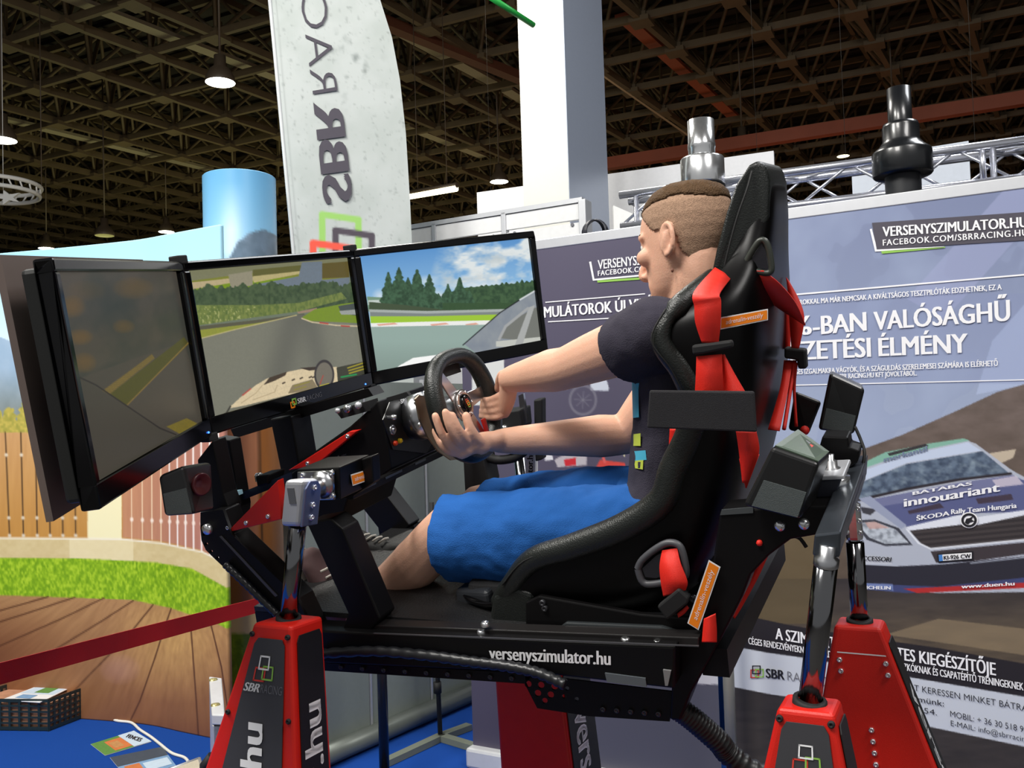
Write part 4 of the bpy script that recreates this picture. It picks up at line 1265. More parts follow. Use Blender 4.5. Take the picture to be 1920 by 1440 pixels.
# top lip of the near rail
rprism([(700, 1172), (1310, 1196), (1310, 1212), (700, 1187)], -.345, -.31).build('rail_lip', mat('lip_black', (28, 26, 26), .35), sim, bev=.002, inv=si)
rprism([(1060, 1168), (1240, 1176), (1300, 1195), (1040, 1184)], -.31, -.24).build('seat_runner', mat('runner', (40, 44, 46), .4), sim, bev=.003, inv=si)
lettering(sim, 'versenyszimulator.hu', PRINTW, rp(919, 1235, -.37), rp(1145, 1246, -.37), rp(918, 1211, -.37), RR * -.002, 0.03, name='rail_lettering')
for px, py in ((903, 1187), (1173, 1202), (1234, 1207), (910, 1172)):
    bolt(rp(px, py, -.345), RU, .009, CHROME, sim, si)
rprism([(700, 1187), (1310, 1211), (1310, 1213), (700, 1189)], -.372, -.369).build('rail_edge', mat('worn_edge_highlight', (96, 96, 100), .35, .6), sim, inv=si)  # pale strip paints the highlight along the worn top edge
# lower guards
holed('lower_guard', [(975, 1262), (1262, 1296), (1256, 1352), (1105, 1342), (1008, 1327)],
      [(991, 1282, 6.5), (1015, 1284, 6.5), (1040, 1287, 6.5), (1009, 1299, 6.5), (1033, 1302, 6.5), (1022, 1313, 5.5), (1064, 1290, 4), (1058, 1305, 4), (1082, 1310, 4)], -.31, .004, BLACK, sim)
rprism([(600, 1243), (985, 1262), (985, 1282), (600, 1257)], -.33, -.31).build('lower_strip', BLACK, sim, inv=si)
for k in range(9):
    bolt(rp(640 + k * 40, 1250 + k * 2.6, -.33), -RR, .006, mat('bolt_dark', (70, 70, 74), .35, .7), sim, si)
for k in range(5):
    bolt(rp(1131 + k * 26, 1329 + k * 2.2, -.312), -RR, .006, mat('bolt_dark', (70, 70, 74), .35, .7), sim, si)
rprism([(1134, 1262), (1210, 1272), (1212, 1288), (1138, 1279)], -.373, -.37).build('access_window', mat('window_grey', (86, 92, 96), .3), sim, inv=si)
rprism([(1243, 1256), (1258, 1258), (1252, 1286), (1247, 1286)], -.375, -.371).build('reflector_tab', mat('tab_grey', (120, 120, 120), .4), sim, inv=si)
# far side perforated panel
hol = [(829 + 17.9 * k, 1087, 5) for k in range(4)] + [(802 + 17.4 * k, 1106, 5.2) for k in range(8)] + [(776 + 17.4 * k, 1123, 4.6) for k in range(9)]
holed('side_panel', [(700, 1078), (990, 1066), (1000, 1160), (690, 1160)], hol, .31, .004, BLACK, sim)
# conduits under the rail
pth = smooth_path([rp(x, y, -.385) for x, y in ((596, 1226), (700, 1221), (800, 1229), (880, 1240), (950, 1249), (1010, 1262), (1060, 1284))], 12)
MB().tube(pth, [.0115 if k % 3 else .0095 for k in range(len(pth))], 10).build('conduit', mat('conduit_grey', (24, 25, 28), .35), sim, inv=si)
pth = smooth_path([rp(1255, 1318, -.28), rp(1296, 1346, -.27), rp(1345, 1388, -.25), rp(1400, 1440, -.23), L(-.2, -1.4, -1.1), V((0.52, 1.5, .06)), V((0.75, 1.7, .028)), V((1.0, 2.1, .028))], 26)
MB().tube(pth, [.0235 if k % 3 else .0195 for k in range(len(pth))], 12).build('drain_hose', mat('hose_black', (24, 26, 27), .4), sim, inv=si)
# front arm, posts and struts
hl = [(382, 985, 2.6), (384.5, 1001, 2.6), (389, 1019, 3.2), (398, 1033, 3.2), (410, 1045, 3)]
holed('front_arm', [(378, 960), (378, 990), (380, 1012), (388, 1030), (404, 1046), (475, 1112), (552, 1186), (590, 1186), (560, 1122), (531, 1092), (436, 1001), (420, 955)], hl, -.366, .008, BLACK, sim)
rprism([(396, 958), (399, 1004), (413, 1030), (482, 1094), (562, 1172), (590, 1186), (560, 1122), (531, 1092), (436, 1001), (420, 955)], -.362, -.31).build('arm_tube', BLACK, sim, bev=.003, inv=si)
rprism([(411, 1006), (414, 1005), (520, 1117), (516, 1119)], -.3725, -.37).build('edge_highlight', mat('worn_edge_highlight', (96, 96, 100), .35, .6), sim, inv=si)  # thin pale strip paints the silver highlight along the arm
hl = [(429, 1054), (446, 1068), (462, 1083), (478, 1098), (494, 1113), (509, 1128)]
pth = [rp(x, y, -.38) for x, y in ((422, 1058), (470, 1104), (520, 1153))]
pth = smooth_path(pth, 24)
MB().tube(pth, [.009 if k % 4 else .0075 for k in range(len(pth))], 8).build('conduit', mat('conduit_grey', (24, 25, 28), .35), sim, inv=si)
rprism([(370, 862), (398, 826), (419, 926), (428, 950), (420, 1004), (392, 1000), (376, 962)], -.335, -.29).build('monitor_post', BLACK, sim, bev=.003, inv=si)
rprism([(402, 822), (430, 826), (450, 950), (447, 990), (432, 995), (428, 930)], -.25, -.21).build('monitor_post', BLACK, sim, bev=.003, inv=si)
rprism([(418, 928), (432, 926), (434, 934), (420, 938)], -.29, -.25).build('cross_bar', mat('bar_cyan_lit', (150, 190, 205), .3), sim, inv=si)  # cyan light on this short piece is put into its colour
rprism([(449, 925), (483, 911), (526, 893), (528, 909), (449, 940)], -.24, -.2).build('cross_bar', BLUELIT, sim, inv=si)
rprism([(478, 893), (504, 890), (502, 908), (482, 914)], -.25, -.19).build('joint_block', BLACK, sim, bev=.004, inv=si)
MB().lathe(rp(486, 894, -.22), RU, [(.011, -.01), (.011, .004), (.007, .009), (0, .009)], 14).build('joint_knob', CHROME, sim, inv=si)
rprism([(506, 786), (545, 780), (559, 862), (562, 892), (528, 893)], -.04, .04).build('monitor_post', BLACK, sim, bev=.004, inv=si)
rprism([(430, 800), (690, 728), (700, 742), (440, 822)], .0, .05).build('monitor_beam', BLACK, sim, inv=si)
rprism([(574, 980), (619, 972), (642, 992), (713, 1160), (690, 1190), (640, 1186), (652, 1150)], -.35, -.29).build('near_strut', BLACK, sim, bev=.004, inv=si)
rprism([(655, 922), (702, 900), (768, 985), (735, 1024)], .28, .34).build('far_strut', BLACK, sim, bev=.004, inv=si)
rprism([(735, 1010), (775, 985), (860, 1160), (820, 1180)], .28, .33).build('far_strut', BLACK, sim, inv=si)
# control console: a narrow box ahead of the wheel, its button face towards the driver
WC = rp(872, 757, 0)
wn = (-RF * math.cos(.2) + RU * math.sin(.2)).normalized()
PF = (si @ (WC - wn * .16)).y                       # plane of the button face
CL = (si @ fp(722, 800, PF)).x                      # its left side
cpts = [rp(x, y, CL) for x, y in ((640, 978), (575, 975), (548, 935), (545, 888), (575, 868), (590, 846), (655, 800), (697, 763))]
cpts += [L(CL, PF + .012, (si @ rp(729, 750, CL)).z), L(CL, PF, (si @ rp(717, 789, CL)).z), L(CL, PF, (si @ rp(747, 880, CL)).z)] + [rp(x, y, CL) for x, y in ((700, 905), (652, 935))]
MB().prism(cpts, RR * (.11 - CL)).build('console_box', BLACK, sim, bev=.004, inv=si)
c0 = rp(655, 930, -.29)
MB().prism([c0 - RF * .009 - RU * .009, c0 + RF * .009 - RU * .009, c0 + RF * .009 + RU * .009, c0 - RF * .009 + RU * .009], RR * .62).build('console_beam', BLACK, sim, bev=.002, inv=si)
for t0_, t1_ in ((.03, .09), (.13, .2), (.26, .31)):
    q0 = c0 - RF * .0095 + RU * .002
    MB().prism([q0 + RR * t0_, q0 + RR * t1_, q0 + RR * t1_ + RU * .005, q0 + RR * t0_ + RU * .005], RF * -.001).build('beam_strip', mat('lip_alu', (92, 96, 100), .3, .7), sim, inv=si)
cf = lambda x, y, o=0: fp(x, y, PF - .003 - o)
MB().prism([cf(*q) for q in ((718, 787), (731, 754), (800, 735), (836, 783), (800, 850), (737, 843))], RF * .002).build('button_panel', mat('panel_black', (20, 20, 21), .3), sim, inv=si)
lettering(sim, 'SBR', PRINTW, cf(751, 757), cf(764, 754), cf(750, 749), RF * -.0012, .02)
lettering(sim, 'RACING', PRINTG, cf(766, 753.5), cf(789, 747.5), cf(765, 746), RF * -.0012, -.01)
MB().lathe(cf(735, 806), -RF, [(.0115, -.002), (.0125, .003), (.009, .006), (.007, .003), (.0045, .003), (.0045, .007), (0, .007)], 22).build('key_socket', STEEL, sim, inv=si)
for q, m, n_ in (((740, 831), mat('btn_red', (226, 62, 20), .3), 'push_button'), ((748.5, 826.5), mat('btn_yellow', (236, 196, 20), .3), 'push_button'), ((805, 743.5), mat('btn_red2', (214, 30, 46), .3), 'push_button')):
    MB().lathe(cf(*q), -RF, [(.0065, -.001), (.006, .005), (.004, .008), (0, .008)], 14).build(n_, m, sim, inv=si)
MB().lathe(cf(728, 783), -RF, [(.005, -.001), (.005, .01), (.007, .012), (.006, .02), (0, .02)], 12).build('toggle_switch', CHROME, sim, inv=si)
MB().add([rp(*q, CL - .0005) for q in ((629, 862), (634.5, 853), (640, 861))], [(0, 1, 2)]).build('warning_mark', PRINTG, sim, inv=si)
lettering(sim, 'WARNING', PRINTG, rp(641, 856, CL), rp(650, 853, CL), rp(641, 853, CL), RR * -.002, 0)


def sticker(parent, pts, fn, nrm, s, inv, tl=(.12, .25, .9)):
    """orange label with white border; corners: baseline-left, baseline-right, top-right, top-left"""
    A, B, Cc, D = (fn(*q) for q in pts)
    MB().prism([A, B, Cc, D], nrm * .0012).build('warning_label', STK, parent, inv=inv)
    g = lambda u, v: A + (B - A) * u + (D - A) * v + (A - B + Cc - D) * u * v
    MB().add([g(u, v) + nrm * .0018 for u, v in ((.015, .1), (.985, .1), (.985, .9), (.015, .9))], [(0, 1, 2, 3)]).build('label_print', ORANGE, parent, inv=inv)
    lettering(parent, s, PRINTW, g(tl[0], .35), g(tl[2], .35), g(tl[0], .72), nrm * .0024, 0.0, name='label_text', inv=inv)


rprism([(630, 876), (697, 855), (700, 905), (655, 935), (630, 936)], -.29, -.26).build('console_cheek', BLACK, sim, bev=.003, inv=si)
# red side plates
holes = []
rprism([(424, 999), (521, 900), (527, 950), (527, 974)], -.365, -.345).build('red_side_plate', RED, sim, bev=.002, inv=si)
rprism([(540, 882), (655, 809), (672, 807), (590, 874)], CL - .02, CL - .004).build('red_side_plate', RED, sim, bev=.002, inv=si)
for q, r_ in (((428, 989), -.366), ((462, 980), -.366), ((503, 968), -.366), ((577, 869), CL - .021), ((652, 818), CL - .021)):
    bolt(rp(*q, r_), -RR, .0055, CHROME, sim, si)
MB().lathe(rp(390, 992, -.372), -RR, [(.013, -.004), (.013, .006), (.009, .009), (0, .009)], 14).build('bolt', CHROME, sim, inv=si)
# windscreen wiper-like cluster between the monitors and the console
rprism([(628, 770), (690, 752), (694, 770), (640, 785)], -.12, -.08).build('cable_cluster', BLACKM, sim, inv=si)
for px, py, r_ in ((633, 770, .007), (652, 766, .011), (672, 760, .009)):
    MB().ball(rp(px, py, -.13), r_, 10).build('connector', STEEL if r_ > .01 else ALU, sim, inv=si)
rprism([(724, 746), (762, 735), (768, 742), (730, 753)], -.2, -.19).build('cable_clamp', BLACKM, sim, inv=si)
# wheel base: silver drum
wx = (RR - wn * RR.dot(wn)).normalized(); wy = wn.cross(wx)
if wy.dot(RU) < 0: wy = -wy
MB().lathe(WC - wn * .15, wn, [(0.05, -.06), (.05, 0), (.058, .004), (.058, .04), (.05, .045), (.05, .07), (.03, .072), (.03, .13), (0, .13)], 32).build('wheel_base', STEEL, sim, inv=si)
for k in range(6):
    t_ = k * math.pi / 3 + .3
    bolt(WC - wn * .108 + (wx * math.cos(t_) + wy * math.sin(t_)) * .054, wn, .006, CHROME, sim, si)
# shift paddle behind the wheel
P_ = lambda x, y, d: fp(x, y, d)
pf = (si @ (WC - wn * .06)).y
pad = [(779, 748), (786, 741), (795, 743), (801, 757), (806, 790), (822, 820), (850, 838), (861, 848), (858, 862), (846, 863), (822, 846), (803, 820), (787, 786)]
MB().prism([fp(a, b, pf) for a, b in pad], RF * .004).build('shift_paddle', mat('paddle_bronze', (150, 132, 110), .3, .7), sim, inv=si)
# shifter and hand brake on the far side
rprism([(1000, 750), (1016, 748), (1017, 862), (1003, 866)], .33, .36).build('hand_lever', BLACKM, sim, bev=.004, inv=si)
rprism([(972, 742), (981, 738), (989, 792), (978, 800)], .30, .31).build('lever_bracket', STEEL, sim, inv=si)
rprism([(930, 775), (975, 768), (978, 800), (968, 842), (925, 845)], .28, .35).build('shifter_box', BLACKM, sim, bev=.004, inv=si)
rprism([(868, 862), (906, 856), (916, 905), (908, 935), (872, 935)], .26, .33).build('shifter_box', BLACKM, sim, bev=.004, inv=si)
rprism([(984, 842), (1003, 844), (1003, 930), (986, 930)], .355, .375).build('lever_cover', STK, sim, inv=si)
lettering(sim, 'simulator.hu', PRINTK, rp(999, 925, .355), rp(1000, 846, .355), rp(988, 925, .355), RR * -.002, .02)
pt = smooth_path([rp(900, 850, .28), rp(930, 862, .29), rp(965, 858, .3), rp(985, 845, .31)], 6)
MB().tube(pt, .013, 10).build('shifter_cable', BLACKM, sim, inv=si)
MB().ball(rp(946, 803, .27), .01, 10).build('lever_knob', CHROME, sim, inv=si)
# steering wheel
swh = None
rim = []
for k in range(65):
    t_ = 2 * math.pi * k / 64
    c_, s_ = math.cos(t_), math.sin(t_)
    q_ = (abs(c_) ** 2.6 + abs(s_) ** 2.6) ** (-1 / 2.6)
    rr_ = .1245 * (0.45 + .55 * q_) * (1 - .05 * max(0, s_) ** 6)
    rim.append(WC + wx * (rr_ * c_) + wy * (rr_ * s_))
rad = [.0205 + .0025 * math.cos(2 * (2 * math.pi * k / 64) - .3) for k in range(65)]
swm = thing('steering_wheel', 'black leather steering wheel with polished hub held in both hands', 'steering wheel', frame(WC, wx, wy))
iw = swm.matrix_world.inverted()
MB().tube(rim, rad, 14, cap=False).build('rim', LEATH, swm, inv=iw)
hub = [WC + wx * (a * .001) + wy * (b * .001) - wn * .012 for a, b in ((-26, 30), (-38, 12), (-38, -14), (-22, -36), (14, -44), (36, -30), (40, 0), (30, 26), (10, 36))]
MB().prism(hub, wn * .006).build('hub_plate', STEEL, swm, bev=.002, inv=iw)
for a0 in (2.25, 0.12, -1.15):
    d_ = wx * math.cos(a0) + wy * math.sin(a0); s_ = wn.cross(d_)
    MB().prism([WC + d_ * .03 + s_ * .02 - wn * .012, WC + d_ * .118 + s_ * .013 - wn * .004, WC + d_ * .118 - s_ * .013 - wn * .004, WC + d_ * .03 - s_ * .02 - wn * .012], wn * .005).build('spoke', STEEL, swm, bev=.0015, inv=iw)
MB().lathe(WC - wn * .006, wn, [(.036, 0), (.036, .006), (.026, .009), (.024, .006), (.0, .006)], 28).build('hub_ring', mat('hub_alu', (196, 186, 180), .25, .9), swm, inv=iw)
MB().lathe(WC + wn * .0, wn, [(.024, 0), (.022, .006), (.015, .008), (0, .008)], 24).build('horn_button', GLOSSK, swm, inv=iw)
for k, (dx, dy, m) in enumerate(((-.002, .005, PRINTRED), (.002, -.005, PRINTGREEN), (.0, .0, ORANGE))):
    h = .0058; cxy = WC + wx * dx + wy * dy + wn * (.0086 + k * .0003)
    for (x0, y0, x1, y1) in ((-h, -h, h, -h + .002), (-h, h - .002, h, h), (-h, -h, -h + .002, h), (h - .002, -h, h, h)):
        MB().add([cxy + wx * a + wy * b for a, b in ((x0, y0), (x1, y0), (x1, y1), (x0, y1))], [(0, 1, 2, 3)]).build('logo_bar', m, swm, inv=iw)
for k in range(6):
    t_ = k * math.pi / 3
    bolt(WC + (wx * math.cos(t_) + wy * math.sin(t_)) * .031, wn, .0035, CHROME, swm, iw)
MB().prism([WC + wx * .045 + wy * -.05, WC + wx * .06 + wy * -.05, WC + wx * .058 + wy * -.085, WC + wx * .046 + wy * -.085], wn * .008).build('thumb_button', RED, swm, bev=.002, inv=iw)
MB().prism([WC + wx * -.05 + wy * .075 - wn * .02, WC + wx * .05 + wy * .075 - wn * .02, WC + wx * .05 + wy * .1 - wn * .02, WC + wx * -.05 + wy * .1 - wn * .02], wn * .008).build('rim_bridge', BLACKM, swm, bev=.002, inv=iw)

# rear bracket and crossbars
rprism([(1350, 958), (1420, 953), (1560, 949), (1563, 998), (1482, 1012), (1442, 1042), (1408, 1078), (1392, 1120), (1340, 1222), (1296, 1300), (1275, 1352), (1256, 1350), (1262, 1215), (1312, 1190), (1330, 1100)], -.32, -.25).build('rear_bracket', BLACK, sim, bev=.004, inv=si)
rprism([(1353, 956), (1412, 951), (1412, 962), (1350, 966)], -.323, -.32).build('bracket_edge', mat('edge_grey', (70, 74, 76), .35), sim, inv=si)
for q in ((1463, 985), (1508, 982)):
    MB().lathe(rp(*q, -.32), -RR, [(.0095, -.002), (.0095, .006), (.007, .01), (0, .01)], 14).build('bolt', CHROME, sim, inv=si)
DARKAL = mat('dark_anodised', (84, 90, 98), .3, .75, vary=.1, vscale=60)
e0 = rp(1549, 1021, -.5)
q_ = [rp(x, y, -.5) for x, y in ((1527, 1003), (1577, 997), (1574, 1046), (1523, 1042))]
MB().prism(q_, RR * .47).build('rear_crossbar', DARKAL, sim, bev=.003, inv=si)
le, re_ = q_[2], q_[2] + RR * .47
t0 = q_[2] + (q_[1] - q_[2]) * .25 + RR * .12; t1 = q_[2] + (q_[1] - q_[2]) * .25 + RR * .40
nf_ = (q_[1] - q_[0]).normalized()
lettering(sim, 'versenyszimulator.hu', PRINTG, t0, t1, t0 + (q_[1] - q_[2]) * .45, nf_ * .003, .02)
# front pivot
FLN = -.37
fl_ = [rp(x, y, FLN) for x, y in ((560, 884), (628, 881), (630, 936), (562, 938))]
MB().prism(fl_, RR * -.006).build('flange_plate', STEEL, sim, bev=.002, inv=si)
fc_ = rp(606, 908, FLN - .006)
MB().lathe(fc_, -RR, [(.03, 0), (.03, .008), (.024, .012), (.02, .02), (.02, .085), (0, .085)], 24).build('pivot_drum', STEEL, sim, inv=si)
for q in ((568, 891), (622, 887), (624, 930)):
    bolt(rp(*q, FLN - .006), -RR, .0065, CHROME, sim, si)
# block behind the flange, its rear face carries a small sticker
rprism([(556, 880), (636, 876), (638, 937), (558, 941)], FLN, FLN + .11).build('pivot_block', BLACK, sim, bev=.003, inv=si)
kf = (si @ rp(638, 905, FLN)).y - .001
sticker(sim, [(661, 911), (692, 900), (689, 880), (657, 890)], lambda a, b: fp(a, b, kf), -RF, 'adrenalin', si, (.15, 0, .85))
# chrome fitting on the rear bar
f0 = rp(1560, 893, -.22)
MB().lathe(f0, RU, [(.03, -.012), (.03, .0), (.016, .001), (.016, .016), (.011, .018), (.011, .028), (.006, .03), (.006, .04), (0, .04)], 24).build('cable_gland', CHROME, sim, inv=si)
rprism([(1528, 893), (1582, 891), (1584, 899), (1530, 902)], -.27, -.16).build('gland_plate', ALU, sim, bev=.002, inv=si)
rprism([(1524, 902), (1578, 898), (1560, 950), (1502, 948)], -.262, -.17).build('gland_box', mat('box_slate', (52, 54, 66), .4), sim, bev=.003, inv=si)
rprism([(1542, 818), (1590, 820), (1592, 838), (1612, 845), (1608, 868), (1582, 884), (1540, 884), (1530, 860)], -.12, -.06).build('speaker_bracket', BLACK, sim, bev=.003, inv=si)
MB().tube(smooth_path([rp(1603, 800, -.05), rp(1614, 825, -.06), rp(1621, 850, -.08), rp(1615, 880, -.1), rp(1606, 892, -.12)], 6), .003, 6).build('speaker_wire', BLACKM, sim, inv=si)
MB().tube(smooth_path([rp(1484, 1004, -.25), rp(1500, 1010, -.25), rp(1512, 1026, -.25)], 6), .0035, 6).build('loose_wire', BLACKM, sim, inv=si)
MB().tube(smooth_path([rp(1307, 1236, -.25), rp(1310, 1254, -.25), rp(1300, 1280, -.25), rp(1288, 1310, -.25)], 6), .003, 6).build('loose_wire', BLACKM, sim, inv=si)

# ------------------------------------------------------------------ actuator towers
RH = V((RR.x, RR.y, 0)).normalized(); FH = V((RF.x, RF.y, 0)).normalized()


def tower(label, top, w, gro, pivot, clevis, extra):
    """top: middle of the roof plate; w: its width; gro: growth per metre toward +F, -F, +R, -R; pivot: upper end of the rod"""
    H = top.z
    t = thing('actuator_tower', label, 'actuator', Matrix.Translation(V((top.x, top.y, 0))), 'red actuator towers under the simulator')
    it = t.matrix_world.inverted()
    h = w / 2

    def corner(sf, sr, d):               # a point on the corner edge, d below the roof
        f_ = h + (gro[0] if sf > 0 else gro[1]) * d
        r_ = h + (gro[2] if sr > 0 else gro[3]) * d
        return top + FH * (sf * f_) + RH * (sr * r_) - V((0, 0, d))
    a = [corner(sf, sr, 0) for sf, sr in ((1, -1), (-1, -1), (-1, 1), (1, 1))]
    b = [corner(sf, sr, H) for sf, sr in ((1, -1), (-1, -1), (-1, 1), (1, 1))]
    MB().hexa(b, a).build('tower_body', RED, t, bev=.008, seg=3, inv=it)
    S_ = lambda face, u, d, off=0: (corner(1, -1, d).lerp(corner(-1, -1, d), u) - RH * off) if face == 'side' else (corner(-1, -1, d).lerp(corner(-1, 1, d), u) - FH * off)

    def panel(face, u0, u1, d0, d1, m=GREYP, name='side_panel'):
        pts = []
        for (u, d) in ((u0 + .06, d0), (u1 - .06, d0), (u1, d0 + .012), (u1 - .01, d1), (u0 + .01, d1), (u0, d0 + .012)):
            pts.append(S_(face, u, d, .0015))
        MB().prism(pts, (-RH if face == 'side' else -FH) * .002).build(name, m, t, inv=it)
    if pivot is not None:
        ax = (pivot - top).normalized()
        MB().cyl(top - ax * .03, pivot, .0175, 20).build('actuator_rod', mat('rod_chrome', (130, 131, 134), .12, 1.0, vary=.02), t, inv=it)
        MB().lathe(top, ax, [(.026, -.004), (.026, .006), (.019, .01), (.019, .004)], 20).build('rod_seal', BLACKM, t, inv=it)
    extra(t, it, S_, panel)
    return t


# front left
top = rp(541, 1161, -.5)
piv = rp(558, 985, -.5)


def ex_fl(t, it, S_, panel):
    panel('side', .2, .86, .028, 1.1)
    panel('end', .14, .88, .022, 1.1, mat('panel_black2', (22, 22, 24), .5))
    for u, d in ((.08, .022), (.92, .022), (.075, .185), (.93, .185), (.06, .36), (.94, .36)):
        bolt(S_('side', u, d, .001), -RH, .0055, BLACKM, t, it)
    fn = lambda u, d: S_('side', u, d, .0045)
    c_ = .5
    for k, (du, dd, m) in enumerate(((-.06, .012, PRINTRED), (.08, .008, PRINTGREEN), (0, -.012, PRINTW))):
        h_, hd, tk = .10, .0145, .024
        u0, d0 = c_ + du, .088 + dd
        for (x0, y0, x1, y1) in ((-h_, -hd, h_, -hd + .0035), (-h_, hd - .0035, h_, hd), (-h_, -hd, -h_ + tk, hd), (h_ - tk, -hd, h_, hd)):
            MB().add([fn(u0 + x, d0 + y) - RH * (.0004 * k) for x, y in ((x0, y0), (x1, y0), (x1, y1), (x0, y1))], [(0, 1, 2, 3)]).build('logo_bar', m, t, inv=it)
    lettering(t, 'SBR', PRINTW, fn(.225, .136), fn(.475, .136), fn(.24, .119), V((0, 0, 0)), .03)
    lettering(t, 'RACING', PRINTG, fn(.50, .136), fn(.835, .136), fn(.5, .119), V((0, 0, 0)), -.005)
    lettering(t, 'versenyszimulator.hu', PRINTW, fn(.6, .2) - V((0, 0, .82)) + FH * .03 - RH * .018, fn(.6, .2), fn(.31, .2) - V((0, 0, .82)) + FH * .03 - RH * .018, RH * -.001, .03, name='side_lettering')
    g = lambda u, d: S_('end', u, d, .0045)
    lettering(t, 'versenyszimulator.hu', PRINTW, g(.72, 1.1), g(.72, .165), g(.34, 1.1), V((0, 0, 0)), .03, name='side_lettering')
    # clevis block
    MBc = MB()
    w_, d_ = .025, .025
    b_ = piv
    RU_ = (piv - top).normalized()
    tp_ = .1
    qs = [b_ + FH * (sf * w_) + RH * (sr * d_) for sf, sr in ((1, -1), (-1, -1), (-1, 1), (1, 1))]
    MBc.hexa(qs, [q + RU_ * tp_ for q in qs])
    MBc.build('clevis_block', ALU, t, bev=.01, seg=3, inv=it)
    cs = [b_ - FH * (w_ + .0005) + RH * (sr * d_ * .95) + RU_ * z_ for sr, z_ in ((-1, .0), (1, .0), (1, .08), (.5, .096), (-.5, .096), (-1, .08))]
    MB().prism(cs, FH * -.006).build('clevis_cheek', mat('cheek_blue_reflection', (120, 130, 165), .3, .6), t, bev=.002, inv=it)  # cheek colour carries the blue reflection of the carpet
    for z_ in (.018, .045, .082):
        bolt(b_ - FH * (w_ + .0065) + RU_ * z_, -FH, .006, CHROME, t, it)
    MB().box((0, 0, 0), (.016, .002, .032), frame(b_ - RH * (d_ + .001) + RU_ * .066, FH, z=RU_)).build('clevis_slot', mat('slot_grey', (90, 92, 96), .4), t, inv=it)


tower('red tower with grey panel and interlocking squares at the front left', top, .099, (.44, .03, .02, .02), piv, True, ex_fl)
# rear left
top2 = rp(1518, 1318, -.5); piv2 = rp(1550, 1046, -.5)


def ex_rl(t, it, S_, panel):
    panel('side', .14, .86, .018, .9)
    panel('end', .12, .9, .02, .9, mat('panel_dark', (30, 30, 32), .5))
    for u, d in ((.08, .015), (.92, .015), (.06, .2), (.95, .2)):
        bolt(S_('side', u, d, .001), -RH, .0055, BLACKM, t, it)
    fn = lambda u, d: S_('side', u, d, .0045)
    for k, (du, dd, m) in enumerate(((-.07, .011, PRINTRED), (.09, .006, PRINTGREEN), (0, -.011, PRINTW))):
        h_, hd, tk = .10, .0105, .022
        u0, d0 = .52 + du, .07 + dd
        for (x0, y0, x1, y1) in ((-h_, -hd, h_, -hd + .0026), (-h_, hd - .0026, h_, hd), (-h_, -hd, -h_ + tk, hd), (h_ - tk, -hd, h_, hd)):
            MB().add([fn(u0 + x, d0 + y) - RH * (.0004 * k) for x, y in ((x0, y0), (x1, y0), (x1, y1), (x0, y1))], [(0, 1, 2, 3)]).build('logo_bar', m, t, inv=it)
    lettering(t, 'SBR', PRINTW, fn(.22, .113), fn(.46, .113), fn(.23, .1), V((0, 0, 0)), .03)
    lettering(t, 'RACING', PRINTG, fn(.49, .113), fn(.83, .113), fn(.49, .1), V((0, 0, 0)), -.005)
    lettering(t, 'versenyszimulator.hu', PRINTW, fn(.62, .9), fn(.62, .17), fn(.36, .9), V((0, 0, 0)), .03, name='side_lettering')
    MB().lathe(piv2, piv2 - top2, [(.0185, -.012), (.0185, .0), (.012, .004), (.012, .02), (0, .02)], 20).build('rod_end', STEEL, t, inv=it)


tower('red tower with grey logo panel nearest the camera at the lower right', top2, .083, (.26, .15, .1, .02), piv2, True, ex_rl)
# rear right
top3 = at(1612, 1166, 1.83); piv3 = at(1603, 1015, 1.81)


def ex_rr(t, it, S_, panel):
    panel('end', .1, .92, .03, .9, mat('panel_dark', (30, 30, 32), .5))
    fn = lambda u, d: S_('side', u, d, .001)
    MB().add([S_('side', .12, .052, .001), S_('side', .9, .052, .001), S_('side', .9, .0545, .001), S_('side', .12, .0545, .001)], [(0, 1, 2, 3)]).build('fold_line', PRINTW, t, inv=it)
    for u, d in ((.17, .068), (.86, .068), (.2, .09), (.84, .09)) + tuple((u, .2 + .022 * k) for u in (.2, .52) for k in range(7)):
        bolt(fn(u, d), -RH, .0055, CHROME, t, it)
    g = lambda u, d: S_('end', u, d, .0045)
    lettering(t, 'versenyszimulator.hu', PRINTW, g(.3, .12), g(.3, .85), g(.75, .12), V((0, 0, 0)), .03, name='side_lettering')
    b_ = piv3
    qs = [b_ + FH * (sf * .016) + RH * (sr * .016) for sf, sr in ((1, -1), (-1, -1), (-1, 1), (1, 1))]
    MB().hexa(qs, [q + RU * .085 for q in qs]).build('clevis_block', CHROME, t, bev=.009, seg=3, inv=it)
    for z_ in (.02, .045, .07):
        for sf in (1, -1):
            bolt(b_ - RH * .016 + FH * (.013 * sf) + RU * z_, -RH, .0045, CHROME, t, it)
    MB().prism([b_ - RH * .018 + FH * .004 + RU * z_ + FH * f_ for f_, z_ in ((0, .045), (-.005, .06), (-.002, .085), (.003, .08))], -RH * .001).build('green_reflection', mat('reflection_green', (40, 190, 80), .4), t, inv=it)  # green patch paints a reflection on the chrome block


tower('red tower with chrome bolts in front of the rally car banner', top3, .088, (.2, .34, .05, .02), piv3, True, ex_rr)
# front right, mostly hidden under the frame
top4 = at(1014, 1225, 2.55)
piv4 = L(.45, -.39, -.38)


def ex_fr(t, it, S_, panel):
    panel('end', .06, .95, .02, 1.0, mat('panel_black2', (22, 22, 24), .5))
    g = lambda u, d: S_('end', u, d, .0045)
    lettering(t, 'versenyszimulator.hu', PRINTW, g(.25, .14), g(.25, .95), g(.8, .14), V((0, 0, 0)), .03, name='side_lettering')


tower('plain red tower half hidden under the middle of the black frame', top4, .2, (-.04, .1, 0, 0), piv4, True, ex_fr)

